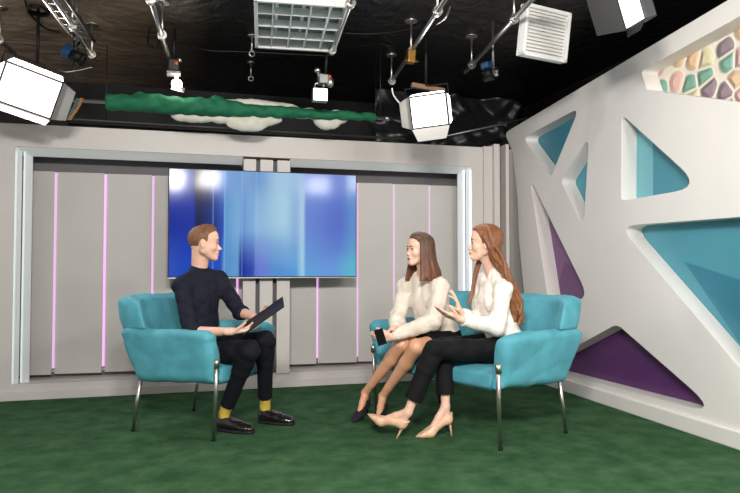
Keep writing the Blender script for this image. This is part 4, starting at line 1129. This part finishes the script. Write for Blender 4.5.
# grille ceiling light (unlit)
c0, c1, c2, c3 = (Vector(onp(*p, 2, 2.80)) for p in ((253, 0), (255, 46), (335, 51), (352, 4)))
cen = (c0 + c1 + c2 + c3) / 4; ay = ((c1 + c2) - (c0 + c3)).normalized(); axx = Vector((ay.y, -ay.x, 0))
hw, hd = (c2 - c1).length / 2 , .45
gl = tag(empty('grille_light', cen, math.atan2(axx.y, axx.x)), 'unlit white louvred grille light hanging under the ceiling', 'ceiling light')
mb = MB()
for sx_ in (-1, 1): mb.box((sx_ * (hw - .0125), 0, .03), (.0125, hd, .045), bevel=.004)
for sy_ in (-1, 1): mb.box((0, sy_ * (hd - .0125), .03), (hw, .0125, .045), bevel=.004)
mb.build('frame', M['white'], gl)
MB().box((0, 0, .085), (hw, hd, .012)).build('reflector', M['grille_in'], gl)
mb = MB()
for i in range(1, 5): mb.box((-hw + 2 * hw * i / 5, 0, .02), (.004, hd - .02, .028))
for i in range(1, 4): mb.box((0, -hd + 2 * hd * i / 4, .02), (hw - .02, .004, .028))
mb.build('louvre', M['frame'], gl)
for i in range(3): MB().tube([(-hw + .15 + .18 * i, -hd + .05, .055), (-hw + .15 + .18 * i, hd - .05, .055)], .013, 10).build('tube_lamp', M['frame'], gl)
for sx_ in (-1, 1):
    for sy_ in (-1, 1): MB().tube([(sx_ * (hw - .05), sy_ * (hd - .05), .09), (sx_ * (hw - .05), sy_ * (hd - .05), .25)], .005, 6).build('hanger', M['galv'], gl)

# white air vent in the ceiling
def basis(n, roll):
    n = Vector(n).normalized(); x = Vector((0, 0, 1)).cross(n).normalized(); y = n.cross(x)
    x2 = x * math.cos(roll) + y * math.sin(roll); y2 = n.cross(x2)
    return Matrix((x2, y2, n)).transposed()     # columns: right, up, normal
vcen = at(545, 34, 4.55); V3 = basis((.20, -.96, -.16), 0); vw, vd = .205, .175
vt = tag(empty('air_vent', vcen), 'white louvred air vent tilted under the ceiling at right', 'vent')
vv = lambda *c: V3 @ Vector(c)
mb = MB()
for s1 in (-1, 1): mb.box(vv(s1 * (vw - .012), 0, 0), (.012, vd, .03), rot=V3, bevel=.003); mb.box(vv(0, s1 * (vd - .012), 0), (vw, .012, .03), rot=V3, bevel=.003)
mb.build('frame', M['white'], vt); MB().box(vv(0, 0, -.03), (vw, vd, .012), rot=V3).build('backing', M['frame'], vt)
mb = MB(); ns = 13
for i in range(ns):
    y = -vd + .03 + (2 * vd - .06) * i / (ns - 1); mb.box(vv(0, y, 0), (vw - .02, .0135, .0015), rot=V3 @ Matrix.Rotation(-.6, 3, 'X'))
mb.build('slats', M['white'], vt)
t0 = vv(0, 0, -.04); MB().tube([t0, (t0.x, t0.y, 3.05 - vcen[2])], .03, 12).build('duct', M['darkmetal'], vt)

# studio softboxes --------------------------------------------------------------
def softbox(name, label, c, n, roll, w_, h_, flaps, power=0, face='lampface', body='darkmetal', group=None, barn='barn', hang=True):
    root = tag(empty(name, c), label, 'studio light', group); R3 = basis(n, roll)
    def tr(v): return R3 @ Vector(v)
    MB().box(tr((0, 0, -.04)), (w_ / 2, h_ / 2, .035), rot=R3, bevel=.006).build('housing', M[body], root)
    MB().box(tr((0, 0, .0)), (w_ / 2 - .012, h_ / 2 - .012, .004), rot=R3).build('diffuser', M[face], root)
    for (side, ln, ang) in flaps:
        a = math.radians(ang); sx_, sy_ = {'l': (-1, 0), 'r': (1, 0), 't': (0, 1), 'b': (0, -1)}[side]
        if sx_:
            p = [(sx_ * w_ / 2, -h_ / 2, 0), (sx_ * w_ / 2, h_ / 2, 0)]
            qd = (sx_ * math.cos(a) * ln, 0, math.sin(a) * ln); sh = (0, .035, 0)
        else:
            p = [(-w_ / 2, sy_ * h_ / 2, 0), (w_ / 2, sy_ * h_ / 2, 0)]
            qd = (0, sy_ * math.cos(a) * ln, math.sin(a) * ln); sh = (.035, 0, 0)
        A, B = Vector(p[0]), Vector(p[1]); Q = Vector(qd); H = Vector(sh)
        nn = (B - A).cross(Q).normalized() * .002
        MB().prism([tr(A), tr(B), tr(B + Q - H), tr(A + Q + H)], tr(nn)).build('barn_door', M[barn], root)
    if hang:
        mb = MB().tube([tr((-w_ / 2 - .02, 0, -.04)), tr((-w_ / 2 - .02, h_ / 2 + .06, -.06)), tr((w_ / 2 + .02, h_ / 2 + .06, -.06)), tr((w_ / 2 + .02, 0, -.04))], .008, 8)
        t0 = tr((0, h_ / 2 + .06, -.06)); mb.tube([t0, (t0.x, t0.y, 3.05 - c[2])], .012, 8)
        mb.build('yoke', M['black'], root)
    if power:
        L = bpy.data.lights.new('panel_light', 'AREA'); L.shape = 'RECTANGLE'; L.size = w_; L.size_y = h_; L.energy = power; L.color = (1, .97, .94)
        lo = bpy.data.objects.new('panel_light', L); COL.objects.link(lo); lo.parent = root
        mt = R3.to_4x4() @ Matrix.Rotation(math.pi, 4, 'X'); mt.translation = tr((0, 0, .012)); lo.matrix_local = mt
    return root
sg = 'studio softboxes in the picture'
softbox('softbox', 'large glowing softbox with barn doors at the left edge', at(29, 91, 4.75), (.30, -.88, -.36), math.radians(-14), .40, .30,
        [('r', .10, 25), ('t', .08, 55), ('b', .08, 55), ('l', .08, 60)], 22, group=sg)
sbx = softbox('softbox', 'glowing softbox with barn doors right of the green cloth roll', at(429, 111, 5.1), (-.30, -.90, -.30), math.radians(7), .30, .26,
        [('l', .09, 30), ('b', .10, 10), ('r', .06, 70), ('t', .05, 70)], 14, group=sg)
MB().box((.0, .02, .19), (.14, .02, .018), rot=Matrix.Rotation(.1, 3, 'Y'), bevel=.003).build('top_board', M['wood'], sbx)['label'] = 'pale brown board on top'
softbox('softbox', 'glowing lamp panel seen edge-on at the top right', at(626, -8, 3.75), (-.85, .28, -.30), math.radians(-8), .26, .40,
        [('l', .17, 62), ('b', .05, 30)], 2, group=sg, barn='black')
# studio key panels above and behind the camera; the screen mirrors them
for i, (x, y, z, n) in enumerate(((-.34, .1, 2.60, (.66, .70, -.30)), (.25, -.1, 2.66, (.40, .80, -.42)), (2.2, -.1, 2.6, (-.08, .86, -.5)), (2.85, .5, 2.6, (-.3, .8, -.5)))):
    softbox('key_panel', ('key light panel left of the camera', 'key light panel above the camera', 'key light panel right of the camera', 'key light panel at far right behind the camera')[i],
            (x, y, z), n, 0, .42, .32, [('t', .12, 45), ('b', .12, 45)], KEY[i], face='keyface', group='key light panels behind the camera')

# small lamps
def yoke_lamp(label, lampname, parts_fn, loc):
    root = tag(empty(lampname, loc), label, 'lamp'); parts_fn(root); return root
p = at(174, 67, 5.25)
def f1(r):
    MB().box((0, 0, 0), (.045, .07, .05), bevel=.01).build('housing', M['darkmetal'], r)
    MB().box((0, -.03, -.065), (.055, .05, .012), bevel=.004).build('vent_plate', M['barn'], r)
    MB().ball((.02, -.075, .01), .018).build('warning_cap', M['orange'], r)
    MB().ball((.045, -.05, .045), .022).build('clamp_knob', M['chrome'], r)
    MB().tube([(0, 0, .05), (0, .0, 3.05 - p[2])], .012, 8).build('stem', M['darkmetal'], r)
    MB().tube([(.02, -.05, -.075), (.02, -.05, -.12)], .012, 8).ball((.025, -.055, -.155), .042).build('bulb', M['bulb'], r)
    MB().prism([(-.02, -.06, -.20), (.08, -.05, -.22), (.09, 0, -.17), (.0, 0, -.15)], (0, 0, .003)).build('reflector_flap', M['chrome'], r)
yoke_lamp('glaring small lamp above the left part of the green cloth roll', 'hanging_lamp', f1, p)
p = at(323, 80, 5.25)
def f2(r):
    MB().box((.0, 0, 0), (.04, .05, .04), bevel=.008).build('clamp', M['galv'], r)
    MB().ball((-.05, -.02, .07), .026).ball((-.03, -.02, .03), .022).ball((.055, -.02, -.02), .034, (1, 1, 1.3)).build('clamp_knob', M['chrome'], r)
    MB().ball((.045, -.055, .015), .014).build('warning_cap', M['orange'], r)
    MB().tube([(.02, 0, .04), (.05, .02, 3.05 - p[2])], .010, 8).build('stem', M['darkmetal'], r)
    MB().tube([(-.07, 0, -.07), (-.06, 0, -.03), (0, 0, -.03), (.01, 0, -.07)], .007, 8).build('bracket', M['chrome'], r)
    MB().box((-.03, -.02, -.135), (.062, .03, .055), bevel=.008).build('housing', M['galv'], r)
    MB().box((-.03, -.052, -.135), (.055, .004, .048)).build('lamp_face', M['lampface'], r)
yoke_lamp('small square lit lamp above the middle of the green cloth roll', 'hanging_lamp', f2, p)
def spot(label, p, s, tilt, blue_side):
    r = tag(empty('spotlight', p), label, 'lamp'); Rt = Matrix.Rotation(tilt, 3, 'Y') @ Matrix.Rotation(-.5, 3, 'X')
    g = lambda v: Rt @ (Vector(v) * s)
    mb = MB().tube([g((.02, 0, 0)), g((.13, 0, -.0))], [.055 * s, .062 * s], 18); mb.tube([g((.13, 0, 0)), g((.16, 0, 0))], [.07 * s, .07 * s], 18); mb.build('barrel', M['black'], r)
    MB().box(g((-.03, 0, 0)), (.045 * s, .06 * s, .062 * s), rot=Rt, bevel=.012).build('rear_housing', M['blue'], r)
    MB().tube([g((.04, -.075, 0)), g((.03, -.08, .13)), g((.03, .08, .13)), g((.04, .075, 0))], .008, 8).build('yoke', M['darkmetal'], r)
    t0 = g((.03, 0, .13)); MB().tube([t0, (t0.x, t0.y, 3.05 - p[2])], .011, 8).build('stem', M['galv'], r)
    MB().ball(g((.03, -.02, .15)), .026).ball(g((.07, 0, .19)), .02).build('clamp', M['chrome'], r)
spot('dark spotlight with a blue rear at the upper left', at(70, 53, 4.9), .72, .45, 1)
spot('dark spotlight with a blue rear left of the air vent', at(487, 68, 5.0), .6, 1.4, 1)
p = at(411, 57, 5.0)
r = tag(empty('pipe_clamp', p), 'brass clamp on the pipe above the right softbox', 'clamp')
MB().box((0, 0, 0), (.03, .03, .05), bevel=.006).build('jaw', M['brass'], r); MB().tube([(-.05, 0, -.03), (.06, 0, -.03)], .008, 8).build('bolt', M['brass'], r)

# cables ------------------------------------------------------------------------
def cable(pts, r_, label, m='black'):
    P = [Vector(p) for p in pts]; out = []
    for i in range(len(P) - 1):
        p0, p1, p2, p3 = P[max(i - 1, 0)], P[i], P[i + 1], P[min(i + 2, len(P) - 1)]
        for k in range(6):
            t = k / 6; out.append(.5 * ((2 * p1) + (p2 - p0) * t + (2 * p0 - 5 * p1 + 4 * p2 - p3) * t * t + (3 * p1 - p0 - 3 * p2 + p3) * t ** 3))
    out.append(P[-1]); tag(MB().tube(out, r_, 8).build('cable', M[m]), label, 'cable', 'cables on the ceiling')
cz = 3.035
cable([q(25, 0, cz), q(30, 14, cz), q(45, 28, cz), q(60, 32, cz - .05)], .008, 'thin black cable curving across the ceiling above the left softbox')
cable([q(150, 28, cz), q(148, 42, cz - .05), q(155, 48, cz - .1), q(161, 38, cz)], .006, 'small hanging loop of cable beside the left middle pipe')
cable([q(178, 40, cz), q(205, 50, cz), q(250, 52, cz), q(330, 56, cz)], .006, 'thin cable running behind the grille light', 'darkmetal')
cable([q(345, 33, cz), q(370, 34, cz), q(400, 31, cz), q(420, 26, cz)], .005, 'thin cable between the grille light and the right pipe', 'darkmetal')
cable([at(392, 88, 5.2), at(394, 96, 5.2), at(401, 104, 5.15), at(408, 106, 5.12)], .007, 'white cable dropping to the right softbox', 'frame')
cable([q(450, 6, 2.82), q(446, 17, 2.78), q(437, 24, 2.8)], .007, 'grey cable looped on the right ceiling pipe', 'galv')
cable([at(58, 70, 4.9), at(66, 72, 4.9), at(80, 70, 4.95), at(92, 67, 5)], .007, 'pale cable end hanging below the upper left pipe', 'galv')
coil = [q(38, 4, cz) + Vector((.07 * math.cos(t) * (1 + .1 * math.sin(3 * t)), .09 * math.sin(t), -.03 - .002 * t)) for t in [i * .45 for i in range(40)]]
tag(MB().tube(coil, .007, 8).build('cable_coil', M['black']), 'black coil of cable at the top left of the ceiling', 'cable')

# chroma cloth roll on its pipe --------------------------------------------------
YG = 5.45
g0, g1 = Vector(onp(62, 99.5, 1, YG)), Vector(onp(389, 118.5, 1, YG)); gd = g1 - g0
root = tag(empty('cloth_roll_pipe', g0), 'metal pipe through the rolled green cloth', 'pipe')
MB().tube([(0, 0, 0), gd], .016, 12).build('bar', M['galv'], root)
MB().tube([gd * .985, gd * 1.0], .022, 12).build('end_cap', M['chrome'], root)
for t in (.03, .97): pt = gd * t; MB().tube([pt, (pt.x, pt.y, 3.05 - g0.z)], .006, 8).build('hanger', M['darkmetal'], root)
def gp(x, y): return onp(x, y, 1, YG)
F = Field((gp(100, 0)[0], YG - .14, 2.15), (gp(382, 0)[0], YG + .14, 2.75), .012)
ks = [(106, 102, .058), (125, 103, .062), (150, 103, .068), (170, 105, .072), (200, 107, .072), (225, 108, .066), (250, 110.5, .050), (290, 112.5, .044), (330, 115, .038), (374, 117, .032)]
for a, b in zip(ks[:-1], ks[1:]): F.cone(gp(*a[:2]), gp(*b[:2]), a[2], b[2], .02)
for x, y, dx, r_ in ((140, 96, 14, .035), (215, 99, 9, .03), (221, 101, 12, .03), (160, 98, 20, .03)): F.cone(gp(x - dx, y + 6), gp(x, y - 2), .03, .012, .02); F.cone(gp(x, y), gp(x + dx, y + 7), .016, .03, .03)
F.wrinkle([((14, 4, 60), 0), ((50, 20, 36), 2), ((34, 10, -60), 4)], .011)
F.cut(gp(105.5, 102), (-1, 0, 0)); F.cut(gp(376, 117), (1, 0, 0))
tag(F.mesh('green_cloth', M['green_cloth']), 'long roll of green chroma cloth hanging under the ceiling', 'cloth')
F = Field((gp(155, 0)[0], YG - .06, 2.05), (gp(365, 0)[0], YG + .22, 2.75), .012)
for x, y, hx, hz in ((192, 115, 22, .05), (222, 117, 16, .04), (247, 122, 22, .07), (262, 117, 22, .06), (272, 106, 30, .05), (305, 112, 34, .045), (328, 122, 14, .055), (335, 118, 16, .035), (345, 113, 22, .03), (238, 101, 16, .025), (255, 103, 18, .035)):
    F.ell(gp(x, y) + np.array([0, .055, 0]), (hx / 640 * 5.4 * .95, .045, hz), .03)
F.wrinkle([((44, 8, 30), 0), ((26, 14, 60), 2), ((-50, 20, 30), 4)], .010)
tag(F.mesh('white_cloth', M['white_cloth']), 'crumpled white cloth bundled behind the green roll', 'cloth')
# hazard tape at the softbox
def checker(c):
    m = mat('chequered_tape', c, .5); nt = m.node_tree; ck = nt.nodes.new('ShaderNodeTexChecker'); ck.inputs['Scale'].default_value = 90
    tc = nt.nodes.new('ShaderNodeTexCoord'); ck.inputs['Color1'].default_value = c; ck.inputs['Color2'].default_value = srgb(60, 44, 30)
    nt.links.new(tc.outputs['Object'], ck.inputs['Vector']); nt.links.new(ck.outputs['Color'], nt.nodes['Principled BSDF'].inputs['Base Color']); return m
pts = [at(82, 98, 5.0), at(78, 107, 4.98), at(69, 120, 4.95)]
st = tag(empty('tape_strap', pts[0]), 'orange and teal chequered tape strap beside the left softbox', 'strap')
for dx, m_ in ((0, 'brass'), (-.03, 'blue')):
    P = [Vector(p) - Vector(pts[0]) + Vector((dx, .01 if dx else 0, 0)) for p in pts]
    mb = MB()
    for a, b in zip(P[:-1], P[1:]): mb.prism([a + Vector((-.012, 0, 0)), a + Vector((.014, 0, 0)), b + Vector((.014, 0, 0)), b + Vector((-.012, 0, 0))], (0, .003, 0))
    mb.build('tape', checker(srgb(200, 130, 50) if m_ == 'brass' else srgb(40, 120, 130)), st)
# thin rails on top of the set wall
a, b = Vector(onp(68, 119, 1, 6.0)), Vector(onp(405, 139, 1, 6.0))
r = tag(empty('top_rail', a), 'long thin metal rail above the set wall', 'rail')
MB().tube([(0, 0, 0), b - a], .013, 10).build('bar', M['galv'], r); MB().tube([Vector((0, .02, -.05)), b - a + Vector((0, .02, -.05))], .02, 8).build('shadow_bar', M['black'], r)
MB().tube([(-.0, 0, -.02), (0, 0, .02)], .02, 10).build('end_cap', M['chrome'], r)
for k in (.1, .9): MB().tube([(b - a) * k, (b - a) * k + Vector((0, .0, 3.05 - 2.35))], .004, 6).build('wire', M['darkmetal'], r)
a, b = Vector(onp(424, 141, 1, 6.0)), Vector(onp(533, 117, 1, 6.0))
r = tag(empty('top_rail', a), 'slanting thin metal rod above the right end of the set wall', 'rail')
MB().tube([(0, 0, 0), b - a], .012, 10).build('bar', M['galv'], r)

# crumpled black plastic film hanging behind the right end of the set wall
rnd = random.Random(3); nx, nz = 60, 40; vs = []; fs = []
for j in range(nz + 1):
    for i in range(nx + 1):
        x = 1.9 + 1.75 * i / nx; z = 2.12 + .92 * j / nz
        d = .06 * math.sin(7 * x + 3 * math.sin(5 * z + x)) + .035 * abs(math.sin(11 * z - 9 * x + 2 * math.sin(6 * x))) + .02 * math.sin(23 * x + 17 * z + 2 * math.sin(9 * z))
        vs.append((x, 6.75 + d - .25 * max(0, (z - 2.7)) , z))
for j in range(nz):
    for i in range(nx):
        a = j * (nx + 1) + i; fs.append((a, a + 1, a + nx + 2, a + nx + 1))
me = bpy.data.meshes.new('plastic_sheet'); me.from_pydata(vs, [], fs); me.materials.append(M['film'])
for p_ in me.polygons: p_.use_smooth = True
o = link(bpy.data.objects.new('plastic_sheet', me)); sm = o.modifiers.new('thickness', 'SOLIDIFY'); sm.thickness = .004
tag(o, 'crumpled glossy black plastic sheet hanging behind the right end of the set wall', 'sheet')
